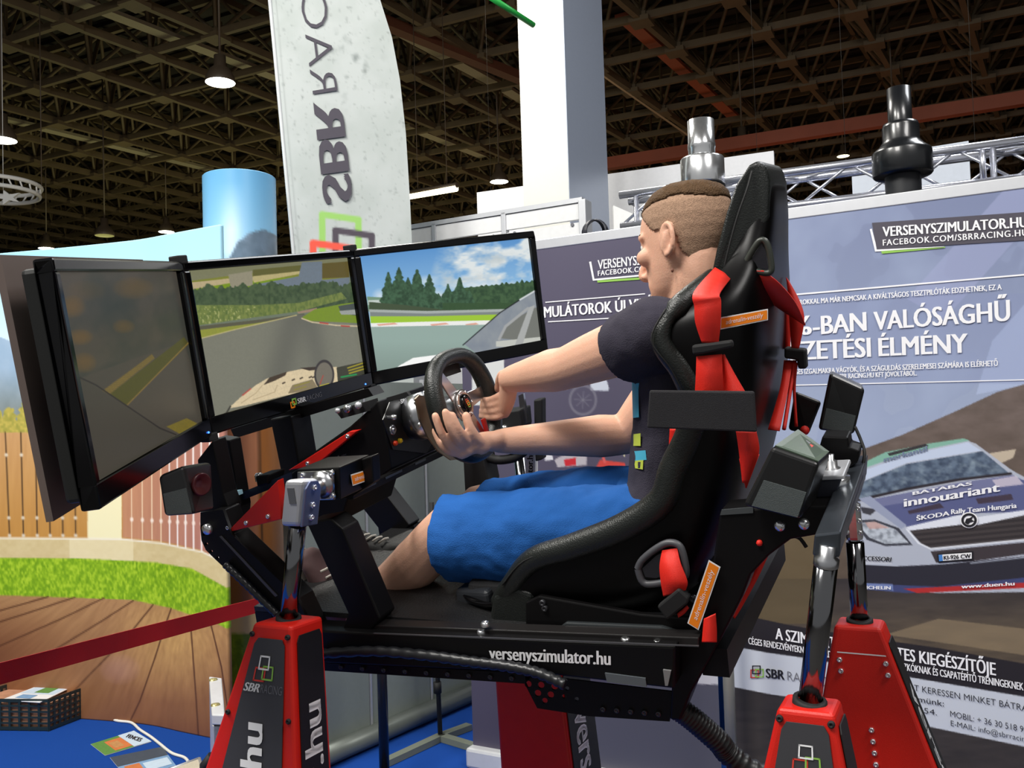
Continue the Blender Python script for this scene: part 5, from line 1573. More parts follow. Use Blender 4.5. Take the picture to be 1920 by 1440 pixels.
# ------------------------------------------------------------------ the three monitors
def paint_left_screen(p):
    x, y = p.x, p.y
    p.grad(np.ones(len(x), bool), (y - 510) / 400, (72, 66, 58), (70, 66, 52))
    p.put(np.clip(fbm(x / 45, y / 60, 131) * 2 - .8, 0, 1), (44, 50, 44), .8)
    for bx, by, rx, ry, a in ((135, 575, 26, 22, .55), (232, 612, 22, 14, .45), (150, 632, 26, 16, .55), (158, 680, 24, 20, .5), (250, 540, 40, 22, .4), (160, 545, 40, 20, .2)):
        p.blob(bx, by, rx, ry, (118, 84, 34), a)
    p.poly([(146, 710), (345, 640), (360, 690), (395, 800), (190, 950)], (72, 66, 56), .8)
    p.poly([(192, 733), (285, 664), (290, 672), (205, 740)], (126, 104, 44))
    for k in range(4):
        p.line([(194 + k * 3, 734 + k * 2), (285 + k, 664 + k * 2.6)], 1, (84, 74, 42))
    p.poly([(205, 740), (345, 632), (354, 645), (238, 760)], (74, 72, 24))
    p.line([(238, 760), (356, 640)], 2, (132, 106, 50))
    p.poly([(145, 708), (170, 720), (300, 802), (345, 830), (190, 952)], (66, 62, 52))
    p.line([(150, 708), (180, 722), (300, 803), (330, 815)], 2.6, (40, 36, 32))
    p.poly([(312, 800), (350, 784), (376, 797), (342, 816)], (116, 102, 34))
    p.put((x < 110 + (y - 510) * .17) & (y > 500), (60, 56, 50), .3)
    p.put(np.ones(len(x)), (58, 54, 46), .18 * noise(x / 2, y / 2, 5))


def paint_mid_screen(p):
    x, y = p.x, p.y
    p.put(np.ones(len(x), bool), (112, 122, 104))
    # mirror / rear view strip at the top
    top = lambda xx: 513 - (xx - 357) * .075
    p.put(y < top(x) + 14, (126, 126, 96))
    p.poly([(357, 527), (470, 512), (655, 495), (655, 525), (480, 545), (357, 560)], (128, 132, 52))
    p.poly([(357, 530), (430, 522), (475, 520), (475, 528), (430, 533), (357, 543)], (190, 172, 132))
    p.poly([(357, 543), (430, 531), (560, 518), (565, 522), (440, 545), (357, 553)], (122, 150, 34))
    p.poly([(474, 518), (560, 505), (600, 500), (570, 512), (476, 530)], (190, 176, 122))
    p.poly([(474, 506), (566, 497), (566, 508), (474, 518)], (98, 96, 50))
    p.poly([(604, 494), (655, 490), (655, 520), (604, 522)], (96, 84, 40))
    p.poly([(566, 492), (604, 490), (604, 525), (655, 520), (655, 545), (500, 548), (476, 534), (560, 518)], (112, 124, 136))
    p.poly([(428, 515), (473, 508), (474, 535), (433, 541)], (150, 144, 122))
    # tree band
    tl = 545 + (x - 360) * -.02 - 12 * noise(x / 9, y * 0, 141) - 5 * noise(x / 3, y * 0, 142)
    tb = (y > tl) & (y < 592 - (x - 360) * .055) & (x > 357)
    p.put(tb, (78, 96, 66)); p.put(tb, (52, 70, 48), np.clip(fbm(x / 5, y / 7, 143) * 2 - .7, 0, .9))
    gr = (y > 570 - (x - 360) * .05) & (y < 602 - (x - 360) * .1)
    gm = inpoly(x, y, [(358, 572), (480, 572), (560, 568), (640, 548), (650, 560), (560, 584), (470, 596), (358, 612)])
    p.put(gm, (126, 138, 72)); p.put(gm, (88, 108, 56), np.clip(fbm(x / 3, y / 6, 145) * 2 - .6, 0, .9))
    p.put(gm & (noise(x / 2, y / 4, 146) > .8) & (y > 575) & (x < 480), (196, 196, 130), .7)
    p.poly([(370, 612), (480, 600), (570, 588), (571, 592), (480, 606), (371, 619)], (92, 90, 72))
    p.poly([(371, 619), (480, 606), (560, 592), (440, 625), (375, 634)], (146, 150, 62))
    p.poly([(557, 585), (594, 577), (596, 583), (560, 588)], (160, 132, 112))
    # road
    p.poly([(375, 634), (440, 618), (500, 604), (556, 590), (590, 590), (620, 600), (680, 610), (688, 700), (560, 700), (400, 790), (390, 720)], (122, 122, 110))
    rd = inpoly(x, y, [(375, 634), (440, 618), (500, 604), (556, 590), (590, 590), (620, 600), (680, 610), (700, 740), (400, 800)])
    p.put(rd, (126, 126, 112)); p.put(rd * np.exp(-((x - 545 - (y - 620) * -.25) / 30) ** 2), (98, 98, 90), .7); p.put(rd * np.exp(-((x - 590 + (640 - y) * .2) / 22) ** 2), (92, 92, 86), .5)
    p.line([(375, 635), (440, 618), (500, 604), (556, 591)], 1.8, (196, 184, 128))
    p.poly([(566, 595), (590, 580), (640, 570), (672, 566), (675, 606), (610, 603), (580, 602)], (122, 146, 44))
    p.poly([(634, 574), (668, 568), (670, 592), (640, 588)], (74, 82, 80)); p.poly([(636, 583), (670, 580), (672, 590), (640, 590)], (160, 164, 160))
    p.line([(566, 597), (585, 604), (630, 610), (680, 612)], 2.4, (214, 196, 160)); p.line([(600, 605), (615, 607)], 2.4, (186, 70, 60)); p.line([(640, 611), (655, 612)], 2.4, (186, 70, 60))
    # bonnet
    p.poly([(428, 766), (452, 744), (480, 722), (500, 710), (540, 697), (580, 689), (632, 688), (640, 722), (560, 742)], (226, 206, 168))
    p.poly([(494, 722), (505, 708), (538, 697), (535, 704), (515, 714)], (72, 60, 48)); p.poly([(562, 690), (600, 687), (604, 692), (580, 695)], (64, 54, 46))
    p.poly([(540, 738), (548, 722), (586, 711), (598, 730)], (140, 126, 96))
    for k, q in enumerate(((530, 719), (548, 713), (563, 710), (580, 708), (586, 708))):
        p.line([q, (q[0] + 4, q[1] - 2)], 2.6, (70, 60, 48))
    p.line([(452, 756), (480, 737), (492, 722)], 1, (170, 150, 116)); p.line([(474, 750), (515, 735), (520, 722)], 1, (170, 150, 116))
    p.line([(455, 741), (470, 729)], 2.4, (190, 80, 70))
    p.poly([(405, 785), (440, 765), (640, 716), (650, 712), (650, 726), (405, 792)], (118, 116, 100))
    p.line([(408, 785), (425, 774), (432, 762)], 3, (58, 56, 50))
    # rev counter and readout
    d = np.hypot((x - 608) / .66, y - 703)
    p.put(d < 27, (118, 112, 100)); p.put(np.clip(3 - np.abs(d - 26), 0, 1), (60, 56, 56)); p.line([(606, 704), (600, 720)], 1.4, (190, 60, 50))
    p.poly([(631, 689), (682, 678), (686, 709), (634, 722)], (62, 62, 50))
    for k, (a, b) in enumerate((((652, 690), (680, 681)), ((654, 695), (681, 687)), ((655, 700), (682, 692)), ((672, 708), (686, 704)))):
        p.line([a, b], 2.4, (196, 180, 40), .8)
    p.line([(640, 707), (668, 702)], 3, (40, 150, 80))
    p.line([(552, 724), (580, 716)], 2, (150, 140, 50), .8); p.line([(552, 731), (574, 725)], 2, (150, 140, 50), .8); p.line([(600, 724), (616, 720)], 3, (200, 186, 50), .8)
    p.put(np.ones(len(x)), (90, 92, 80), .14 * noise(x / 1.7, y / 1.7, 7))


def paint_right_screen(p):
    x, y = p.x, p.y
    sl = (x - 680) * -.105
    p.grad(np.ones(len(x), bool), (y - 480 - sl) / 100, (96, 150, 206), (150, 194, 228))
    c_ = fbm(x / 60, (y + x * .1) / 30, 151, 5)
    cm = np.clip((c_ - .36) * 5, 0, 1) * np.clip((x - 812 + (y - 490) * .3) / 40, 0, 1)
    p.put(cm, (226, 232, 232)); p.put(cm * np.clip(fbm(x / 40, y / 22, 155) * 2.2 - .9, 0, 1), (168, 180, 184), .7)
    p.put(np.clip(1 - np.hypot((x - 800) / 26, (y - 528) / 14), 0, 1), (226, 234, 236), .8); p.put(np.clip(1 - np.hypot((x - 712) / 16, (y - 555) / 16), 0, 1), (226, 234, 240), .8)
    p.put(np.clip(1 - np.hypot((x - 900) / 60, (y - 536) / 14), 0, 1), (236, 240, 240), .8)
    # hills and trees
    p.put(inpoly(x, y, [(688, 556), (720, 558), (760, 566), (760, 586), (690, 584)]), (120, 150, 126))
    p.poly([(690, 563), (716, 562), (716, 570), (690, 572)], (196, 206, 200))
    def tree(cx, ty, by, w, col):
        w = w * 1.75
        h = np.clip((y - ty) / (by - ty), 0, 1)
        m = (np.abs(x - cx) < w * (h * .85 + .05) * (.72 + .5 * noise(x * .0 + cx, y / 4, int(cx)))) & (y > ty) & (y < by)
        p.put(m, col); p.put(m, (44, 66, 48), np.clip(fbm(x / 4, y / 5, 161) * 2 - .6, 0, .8))
    far = y > 540 - (x - 870) * .085 - 8 * np.abs(((x / 9.5) % 1) - .5) * 2 * noise(x / 9, y * 0, 163)
    p.put(far & (x > 858) & (y < 600), (70, 98, 66)); p.put(far & (x > 858) & (y < 600), (44, 68, 48), np.clip(fbm(x / 5, y / 6, 165) * 2 - .6, 0, .8))
    for q in ((728, 510, 586, 14), (748, 501, 586, 17), (782, 505, 588, 18), (805, 514, 590, 18), (765, 520, 586, 14), (840, 532, 586, 14), (862, 520, 588, 18), (822, 550, 590, 16), (880, 545, 590, 15)):
        tree(q[0], q[1], q[2], q[3], (70, 102, 76))
    p.put((y > 568) & (y < 600) & (x > 830), (58, 84, 54), .9)
    p.poly([(692, 566), (760, 572), (860, 584), (860, 590), (692, 580)], (70, 84, 62))
    p.poly([(692, 580), (800, 583), (1000, 578), (1000, 590), (800, 593), (694, 593)], (168, 176, 172)); p.poly([(694, 585), (800, 588), (1000, 583), (1000, 592), (800, 595), (694, 593)], (128, 136, 134))
    p.poly([(694, 593), (800, 593), (1000, 588), (1000, 600), (800, 603), (695, 606)], (160, 200, 60))
    p.poly([(695, 606), (800, 603), (1000, 599), (1000, 608), (800, 611), (696, 615)], (240, 240, 236))
    for a, b in ((706, 740), (806, 836), (872, 892)):
        p.poly([(a, 608), (b, 605), (b + 6, 608), (a + 4, 611)], (226, 170, 150))
    rd = (y > 613 - (x - 696) * .02) & (y < 760)
    p.put(rd, (150, 172, 164)); p.put(rd * np.clip((y - 640) / 60, 0, 1), (132, 150, 142))
    # wing mirror / window edge
    p.poly([(870, 645), (940, 585), (985, 556), (1012, 540), (1030, 660), (900, 668)], (150, 156, 160))
    p.put(inpoly(x, y, [(870, 645), (940, 585), (985, 556), (1012, 540), (1030, 660), (900, 668)]), (112, 122, 140), .6 * fbm(x / 14, y / 18, 171))
    p.line([(868, 647), (938, 586), (975, 562)], 1.8, (30, 32, 34)); p.line([(975, 562), (1012, 540)], 3, (210, 214, 216))
    p.poly([(936, 634), (955, 604), (1005, 576), (1012, 588), (1016, 632), (972, 638)], (118, 120, 114))
    p.poly([(930, 640), (1020, 631), (1022, 645), (975, 652), (930, 650)], (196, 198, 190))
    p.poly([(992, 576), (1003, 572), (978, 652), (962, 656)], (172, 174, 172))
    p.line([(936, 636), (948, 612), (990, 578)], 5, (166, 168, 168))
    # bonnet
    p.poly([(734, 700), (748, 686), (775, 671), (830, 664), (830, 684), (800, 692)], (252, 252, 250))
    p.line([(712, 704), (755, 689)], 2.4, (40, 44, 42))
    p.poly([(795, 690), (822, 668), (835, 664), (835, 684)], (120, 120, 118))


def mon(label, c, th, painter, led):
    """th: yaw about the rig's up axis; local axes x right, y forward (away from the driver), z up"""
    M_ = RIG @ Matrix.Translation(V(c)) @ Matrix.Rotation(th, 4, 'Z')
    t = thing('monitor', label, 'monitor', M_, 'three monitors around the driver')
    hw, hh = MW_ / 2, MH_ / 2
    bt, bs, bb = .022, .020, .040
    mb = MB()
    for x0, x1, z0, z1 in ((-hw, hw, hh - bt, hh), (-hw, hw, -hh, -hh + bb), (-hw, -hw + bs, -hh + bb, hh - bt), (hw - bs, hw, -hh + bb, hh - bt)):
        mb.box(((x0 + x1) / 2, .016, (z0 + z1) / 2), (x1 - x0, .032, z1 - z0))
    mb.build('bezel', GLOSSK, t, bev=.004)
    MB().box((0, .045, 0), (MW_ * .96, .03, MH_ * .94)).build('back_shell', mat('monitor_back', (30, 31, 30), .45), t, bev=.008)
    MB().box((0, .066, 0), (MW_ * .55, .02, MH_ * .6)).build('rear_housing', mat('monitor_back', (30, 31, 30), .45), t, bev=.006)
    W_ = t.matrix_world
    picture('screen', lambda u, v: W_ @ V((-hw + bs + (MW_ - 2 * bs) * u, .012, hh - bt - (MH_ - bt - bb) * v)), 250, 200, painter, SCR, t)
    return t, M_


SCR = printmat('screen_glow', rough=.3, emit=.95, spec=.12, base=0)
ctr, _m = mon('middle monitor showing a winding race track over a cream bonnet', (0, 0, 0), 0, paint_mid_screen, 1)
hw = MW_ / 2; hh = MH_ / 2
FACE = lambda x, z: _m @ V((x, -.0012, z))
x0 = -.01
A = FACE(.0, -hh + .013)
lg = lambda dx, dz: FACE(-.035 + dx, -hh + .021 + dz)
for k, (dx, dz, m) in enumerate(((-.004, -.006, ORANGE), (.003, .001, PRINTGREEN))):
    h = .009
    for (xa, za, xb, zb_) in ((-h, -h, h, -h + .004), (-h, h - .004, h, h), (-h, -h, -h + .004, h), (h - .004, -h, h, h)):
        MB().add([lg(dx + a, dz + b) - _m.to_3x3() @ V((0, .0004 * k, 0)) for a, b in ((xa, za), (xb, za), (xb, zb_), (xa, zb_))], [(0, 1, 2, 3)]).build('logo_bar', m, ctr, inv=ctr.matrix_world.inverted())
lettering(ctr, 'SBR', PRINTW, FACE(-.018, -hh + .014), FACE(.016, -hh + .014), FACE(-.018, -hh + .027), V((0, 0, 0)), .03)
lettering(ctr, 'RACING', PRINTG, FACE(.02, -hh + .014), FACE(.082, -hh + .014), FACE(.02, -hh + .027), V((0, 0, 0)), -.01)
BLED = mat('led_blue', (60, 120, 255), .3, emit=4)
MB().ball(FACE(hw - .04, -hh + .012), .0025, 8).build('power_light', BLED, ctr, inv=ctr.matrix_world.inverted())
ct, st_ = math.cos(MTH), math.sin(MTH)
lm, Ml = mon('left monitor with a dull dim picture seen nearly edge on', (-hw - hw * ct, -hw * st_, 0), MTH, paint_left_screen, 0)
rm, Mr = mon('right monitor showing bright sky, trees and a kerb', (hw + hw * ct, -hw * st_, 0), -MTH, paint_right_screen, 0)
MB().ball(Ml @ V((hw - .03, -.0012, -hh + .012)), .0025, 8).build('power_light', BLED, lm, inv=Ml.inverted())
# hinge blocks between the monitors
for x_ in (-hw, hw):
    for z_ in (hh + .004, -hh - .004):
        MB().box((x_, .012, z_), (.03, .03, .02), RIG).build('hinge_block', BLACKM, sim, bev=.003, inv=si)
# beige board behind the left monitor
bw_ = thing('backing_board', 'thin beige board mounted behind the left monitor', 'board', Ml)
MB().box((.03, .10, .0), (MW_ * .98, .012, MH_ * 1.08)).build('board_sheet', mat('beige_board', (112, 98, 92), .6), bw_)
for z_ in (-.1, .1):
    MB().box((-.05, .087, z_), (.04, .025, .03)).build('spacer', BLACKM, bw_)

# ------------------------------------------------------------------ speakers
def hexspeaker(label, front, back, group, panel=None, top=None, extra=None):
    c = sum(front, V()) / 4
    t = thing('speaker', label, 'speaker', Matrix.Translation(c), group)
    inv = t.matrix_world.inverted()
    MB().hexa(back, front).build('cabinet', mat('speaker_black', (20, 20, 21), .35, coat=.15), t, bev=.007, seg=3, inv=inv)
    if panel:
        n_ = (front[1] - front[0]).cross(front[3] - front[0]).normalized()
        if n_.dot(CAM - c) < 0: n_ = -n_
        g = lambda u, v: front[0] + (front[1] - front[0]) * u + (front[3] - front[0]) * v + (front[0] - front[1] + front[2] - front[3]) * u * v
        u0, v0, u1, v1 = panel
        MB().prism([g(u0, v0), g(u1, v0), g(u1, v1), g(u0, v1)], n_ * .003).build('grille', mat('grille_grey', (70, 76, 76), .5, bump=.3, bscale=900), t, inv=inv)
    if extra: extra(t, inv)
    return t


gsp = 'satellite speakers around the seat'
f4 = [at(1556, 699, 1.80), at(1622, 729, 1.78), at(1601, 815, 1.80), at(1534, 806, 1.82)]
b4 = [p + ray(1570, 700) * .10 + UP * .006 for p in f4]
hexspeaker('black satellite speaker standing tallest behind the seat', f4, b4, gsp, (.1, .6, .93, .96))
f4 = [at(1446, 838, 1.46), at(1536, 869, 1.43), at(1500, 975, 1.45), at(1392, 948, 1.49)]
b4 = [at(1496, 803, 1.56), at(1558, 849, 1.53), at(1530, 940, 1.56), at(1425, 930, 1.6)]


def s2x(t, inv):
    a, b, c_, d = f4[0], f4[1], b4[1], b4[0]
    n_ = (b - a).cross(d - a).normalized()
    if n_.dot(V((0, 0, 1))) < 0: n_ = -n_
    g = lambda u, v: a + (b - a) * u + (d - a) * v + (a - b + c_ - d) * u * v
    MB().prism([g(*q) for q in ((.04, .06), (.96, .06), (.96, .94), (.04, .94))], n_ * .002).build('top_cover', mat('cover_green', (66, 82, 66), .35), t, inv=inv)
    MB().add([g(*q) + n_ * .003 for q in ((.4, .45), (.52, .45), (.52, .75), (.4, .75))], [(0, 1, 2, 3)]).build('cover_print', PRINTG, t, inv=inv)
    MB().add([g(*q) + n_ * .003 for q in ((.54, .45), (.62, .45), (.62, .7), (.54, .7))], [(0, 1, 2, 3)]).build('cover_print', PRINTRED, t, inv=inv)


hexspeaker('large black speaker with green tinted top behind the seat', f4, b4, gsp, (.15, .52, .95, .96), extra=s2x)
f4b = [at(1490, 733, 1.95), at(1541, 753, 1.93), at(1516, 815, 1.95), at(1478, 806, 1.97)]
hexspeaker('small dark speaker half hidden between the seat and the tallest speaker', f4b, [p + ray(1510, 780) * .08 for p in f4b], gsp)
f4c = [at(296, 893, 1.74), at(345, 872, 1.76), at(366, 964, 1.76), at(308, 968, 1.74)]
b4c = [at(345, 872, 1.86), at(396, 866, 1.9), at(402, 955, 1.9), at(345, 960, 1.86)]


def s4x(t, inv):
    c_ = at(383, 907, 1.79)
    nn = (CAM + RR * .5 - RF * .3 - c_).normalized()
    MB().lathe(at(377, 908, 1.79), (RT * .85 - FW * .52), [(.023, -.002), (.023, .003), (.02, .004), (.010, -.006), (0, -.004)], 24).build('speaker_cone', mat('cone_red', (66, 8, 16), .3), t, inv=inv)


hexspeaker('black speaker with red cone hanging under the left monitor', f4c, b4c, gsp, (.08, .45, .9, .97), extra=s4x)

# ------------------------------------------------------------------ racing seat
seat = thing('racing_chair', 'black racing bucket seat with leather bolsters and glossy shell', 'seat', RIG)
#        spine f,u       tip f,u         half width
STN = [((-.52, -.615), (-.60, -.607), .235), ((-.60, -.63), (-.655, -.60), .262), ((-.69, -.64), (-.705, -.548), .28), ((-.78, -.645), (-.765, -.492), .287),
       ((-.88, -.645), (-.86, -.46), .288), ((-.99, -.63), (-.965, -.42), .286), ((-1.08, -.58), (-1.043, -.371), .283), ((-1.135, -.48), (-1.072, -.31), .278),
       ((-1.18, -.37), (-1.105, -.25), .272), ((-1.208, -.26), (-1.125, -.19), .272), ((-1.228, -.15), (-1.108, -.125), .28), ((-1.238, -.07), (-1.078, -.067), .287),
       ((-1.243, -.0), (-1.105, -.015), .27), ((-1.25, .045), (-1.16, .03), .19), ((-1.258, .10), (-1.20, .085), .14), ((-1.265, .16), (-1.225, .145), .115), ((-1.262, .195), (-1.24, .185), .09)]
SEC = [(-1, 1), (-1.0, .66), (-.95, .3), (-.8, .06), (-.45, 0), (0, 0), (.45, 0), (.8, .06), (.95, .3), (1.0, .66), (1, 1)]
vs, fs = [], []
for (sf, su), (tf_, tu), hw_ in STN:
    for w_, k in SEC:
        vs.append((w_ * hw_, sf + (tf_ - sf) * k, su + (tu - su) * k))
n_ = len(SEC)
for i in range(len(STN) - 1):
    for j in range(n_ - 1):
        fs.append((i * n_ + j, i * n_ + j + 1, (i + 1) * n_ + j + 1, (i + 1) * n_ + j))
o = MB().add(vs, fs, True).build('shell', SHELL, seat)
sl = o.modifiers.new('solid', 'SOLIDIFY'); sl.thickness = .012; sl.offset = -1
o.modifiers.new('sub', 'SUBSURF').render_levels = 2; o.modifiers['sub'].levels = 1
for s_ in (-1, 1):
    pth = smooth_path([(s_ * (h_ - .008), t_[0], t_[1]) for _, t_, h_ in STN[1:14]], 5)
    nn_ = len(pth)
    rad_ = [.012 + .016 * math.sin(math.pi * min(1, (k + 2) / (nn_ * .9))) ** .5 if k < nn_ * .9 else .02 for k in range(nn_)]
    MB().tube(pth, rad_, 12).build('bolster', LEATH, seat)
    sp = smooth_path([(s_ * (h_ + .013), t_[0] + .012, t_[1] + .004) for _, t_, h_ in STN[2:13]], 5)
    MB().tube(sp, .002, 5).build('bolster_seam', BLACKM, seat)
    # knee bolster block at the front
    MB().prism([(s_ * .285, f_, u_) for f_, u_ in ((-.645, -.62), (-.66, -.575), (-.70, -.545), (-.755, -.56), (-.76, -.65), (-.66, -.66))], (-s_ * .06, 0, 0)).build('knee_bolster', LEATH, seat, bev=.012, seg=3)
# cushions
mb = MB()
MB().box((0, -.78, -.605), (.42, .46, .06)).build('seat_cushion', mat('seat_fabric', (24, 24, 26), .85, bump=.3, bscale=500), seat, bev=.02, seg=3)
MB().prism([(-.2, f_, u_) for f_, u_ in ((-1.05, -.56), (-1.11, -.36), (-1.15, -.15), (-1.165, .0), (-1.195, .0), (-1.19, -.15), (-1.155, -.36), (-1.10, -.56))], (.4, 0, 0)).build('back_cushion', mat('seat_fabric', (24, 24, 26), .85, bump=.3, bscale=500), seat, bev=.01)
MB().hexa([(-.2, -.515, -.6), (.2, -.515, -.6), (.2, -.515, -.66), (-.2, -.515, -.66)], [(-.235, -.62, -.585), (.235, -.62, -.585), (.235, -.62, -.66), (-.235, -.62, -.66)]).build('front_cushion', mat('vinyl_grey', (42, 44, 48), .4), seat, bev=.012, seg=3)
# headrest pad
prof = [(-1.145, .02), (-1.163, .08), (-1.185, .145), (-1.205, .195), (-1.228, .228), (-1.243, .236), (-1.255, .224), (-1.26, .195), (-1.255, .13), (-1.24, .09), (-1.21, .05), (-1.18, .015)]
hws = [.165, .162, .152, .138, .118, .1, .095, .1, .115, .13, .15, .165]
vs = [(-h_, f_, u_) for (f_, u_), h_ in zip(prof, hws)] + [(h_, f_, u_) for (f_, u_), h_ in zip(prof, hws)]
k = len(prof)
fs = [tuple(range(k))[::-1], tuple(range(k, 2 * k))] + [(i, (i + 1) % k, k + (i + 1) % k, k + i) for i in range(k)]
MB().add(vs, fs, True).build('headrest_pad', LEATH, seat, bev=.018, seg=4)
sm_ = smooth_path([(-h_ - .001, f_ - .02 if i_ < 4 else f_ - .005, u_ - .012) for i_, ((f_, u_), h_) in enumerate(zip(prof[:5], hws[:5]))], 5)
MB().tube(sm_, .002, 5).build('pad_seam', BLACKM, seat)
# harness slots with grey rims
iseat = RIG.inverted()


def ringpx(name, pts, r_, rad_, m, parent, inv, n=5):
    P = smooth_path([rp(a, b, r_) for a, b in pts + pts[:1]], n)
    MB().tube(P, rad_, 8, cap=False).build(name, m, parent, inv=inv)


RIMG = mat('slot_rim', (52, 56, 50), .4)
ringpx('slot_rim', [(1396, 506), (1400, 490), (1412, 468), (1424, 452), (1434, 452), (1441, 466), (1446, 492), (1446, 508), (1436, 512), (1414, 508)], -.165, .006, RIMG, seat, iseat)
rprism([(1403, 504), (1414, 476), (1428, 458), (1436, 470), (1441, 504)], -.165, -.162).build('harness_slot', mat('slot_dark', (34, 34, 40), .25), seat, inv=iseat)
ringpx('slot_rim', [(1196, 1066), (1204, 1050), (1228, 1030), (1252, 1018), (1272, 1022), (1281, 1040), (1286, 1074), (1276, 1084), (1232, 1094), (1206, 1092)], -.302, .007, mat('slot_rim2', (74, 74, 78), .45), seat, iseat)
rprism([(1204, 1066), (1230, 1042), (1258, 1028), (1272, 1038), (1276, 1070), (1230, 1084), (1210, 1082)], -.303, -.30).build('harness_slot', mat('slot_dark', (34, 34, 40), .25), seat, inv=iseat)
sticker(seat, [(1351, 618), (1440, 600), (1440, 579), (1352, 595)], lambda a, b: rp(a, b, -.298), -RR, 'adrenalin-veszély', iseat)
sticker(seat, [(1310, 1181), (1351, 1063), (1329, 1050), (1289, 1168)], lambda a, b: rp(a, b, -.335), -RR, 'adrenalin-veszély', iseat)
# side mounts
rprism([(985, 1130), (1010, 1118), (1200, 1152), (1300, 1160), (1305, 1196), (985, 1184)], -.30, -.285).build('side_mount', BLACK, seat, bev=.003, inv=iseat)
for q in ((1022, 1140), (1018, 1130), (1300, 1122)):
    bolt(rp(*q, -.301), -RR, .007, mat('bolt_dark', (70, 70, 74), .35, .7), seat, iseat)
# ------------------------------------------------------------------ red harness
har = thing('seat_harness', 'red webbing harness hanging over the side and back of the seat', 'harness', RIG)
HR = mat('harness_red', (226, 38, 22), .5, vary=.08, vscale=60, bump=.3, bscale=1200)


def webbing(pts, name='webbing', n=6, m=HR):
    """list of (pixel a, pixel b, plane r): the two edges of a strap"""
    E = [rp(*a, r_) for a, b, r_ in pts]; Q = [rp(*b, r_) for a, b, r_ in pts]
    E, Q = smooth_path(E, n), smooth_path(Q, n)
    mb = MB()
    for k in range(len(E) - 1):
        mb.add([E[k], Q[k], Q[k + 1], E[k + 1]], [(0, 1, 2, 3)], True)
    o = mb.build(name, m, har, inv=iseat)
    s = o.modifiers.new('solid', 'SOLIDIFY'); s.thickness = .0025; s.offset = 0
    return o


def buckle(pts, r0, r1, m=BLACKM, name='buckle', bev=.004):
    return rprism(pts, r0, r1).build(name, m, har, bev=bev, inv=iseat)


webbing([((1340, 502), (1372, 520), -.19), ((1301, 548), (1350, 550), -.31), ((1302, 575), (1352, 565), -.322), ((1304, 605), (1351, 606), -.322), ((1316, 642), (1347, 644), -.318)])
buckle([(1296, 648), (1372, 638), (1374, 652), (1318, 664), (1298, 666)], -.325, -.31)
webbing([((1306, 668), (1354, 664), -.316), ((1305, 700), (1355, 700), -.318), ((1303, 738), (1357, 737), -.312)])
webbing([((1354, 666), (1358, 664), -.312), ((1356, 700), (1377, 700), -.31), ((1357, 738), (1398, 736), -.308)])
buckle([(1217, 732), (1414, 734), (1419, 811), (1212, 803)], -.328, -.321, mat('velcro_black', (40, 39, 42), .95, bump=.4, bscale=900), 'velcro_pad')
webbing([((1256, 804), (1284, 804), -.235), ((1254, 840), (1272, 842), -.23), ((1250, 890), (1256, 890), -.225)])
webbing([((1380, 808), (1418, 808), -.3), ((1386, 850), (1423, 850), -.3), ((1392, 905), (1402, 905), -.295)])
webbing([((1398, 506), (1432, 508), -.17), ((1416, 540), (1462, 532), -.14), ((1452, 572), (1492, 568), -.05), ((1482, 592), (1510, 610), .02)])
webbing([((1474, 520), (1480, 528), .06), ((1478, 560), (1500, 565), .05), ((1480, 600), (1508, 600), .04), ((1484, 655), (1498, 655), .04)])
webbing([((1466, 560), (1482, 560), .1), ((1468, 610), (1482, 610), .1), ((1472, 655), (1482, 655), .1)])
buckle([(1470, 652), (1510, 656), (1512, 692), (1496, 692), (1494, 676), (1470, 672)], .03, .06)
webbing([((1470, 676), (1486, 676), .05), ((1462, 730), (1478, 730), .0), ((1440, 805), (1462, 808), -.08)])
webbing([((1484, 678), (1496, 680), .045), ((1486, 730), (1492, 730), .04), ((1490, 800), (1496, 800), .03)], m=HR)
MB().tube(smooth_path([rp(1490, 676, .05), rp(1482, 730, .02), rp(1470, 805, -.05)], 6), .004, 6).build('webbing_cord', HR, har, inv=iseat)
MB().ball(rp(1509, 807, .03), .01, 10).build('strap_end', HR, har, inv=iseat)
webbing([((1242, 1032), (1270, 1028), -.305), ((1237, 1060), (1276, 1055), -.318), ((1239, 1090), (1289, 1090), -.322), ((1244, 1118), (1286, 1106), -.318)])
buckle([(1231, 1138), (1272, 1104), (1292, 1122), (1290, 1132), (1250, 1164)], -.328, -.308)
webbing([((1270, 1150), (1272, 1158), -.312), ((1280, 1142), (1284, 1150), -.312), ((1288, 1135), (1292, 1140), -.312)], n=3)
webbing([((1320, 1160), (1342, 1150), -.338), ((1318, 1180), (1344, 1180), -.338), ((1316, 1204), (1344, 1204), -.338)])
webbing([((1432, 1030), (1444, 1034), -.22), ((1412, 1075), (1422, 1082), -.23), ((1384, 1122), (1396, 1130), -.24), ((1368, 1152), (1378, 1160), -.25)])
webbing([((1386, 860), (1424, 852), -.29), ((1398, 915), (1400, 915), -.29)], n=3)
MB().ball(rp(1424, 1018, -.322), .006, 8).build('strap_end', HR, har, inv=iseat)

# ------------------------------------------------------------------ the driver
from mathutils.bvhtree import BVHTree
SKIN = mat('skin', (222, 172, 146), 0.5, vary=.07, vscale=26, bump=.12, bscale=260, spec=.35)
_b = SKIN.node_tree.nodes['Principled BSDF']
_b.inputs['Subsurface Weight'].default_value = .12
_b.inputs['Subsurface Radius'].default_value = (.01, .004, .002)
_b.inputs['Subsurface Scale'].default_value = .6
SHIRT = mat('shirt_charcoal', (58, 55, 66), .9, vary=.08, vscale=50, bump=.35, bscale=420, spec=.15)
SHORTS = mat('shorts_blue', (34, 88, 158), .85, vary=.12, vscale=18, bump=.35, bscale=420, spec=.15)


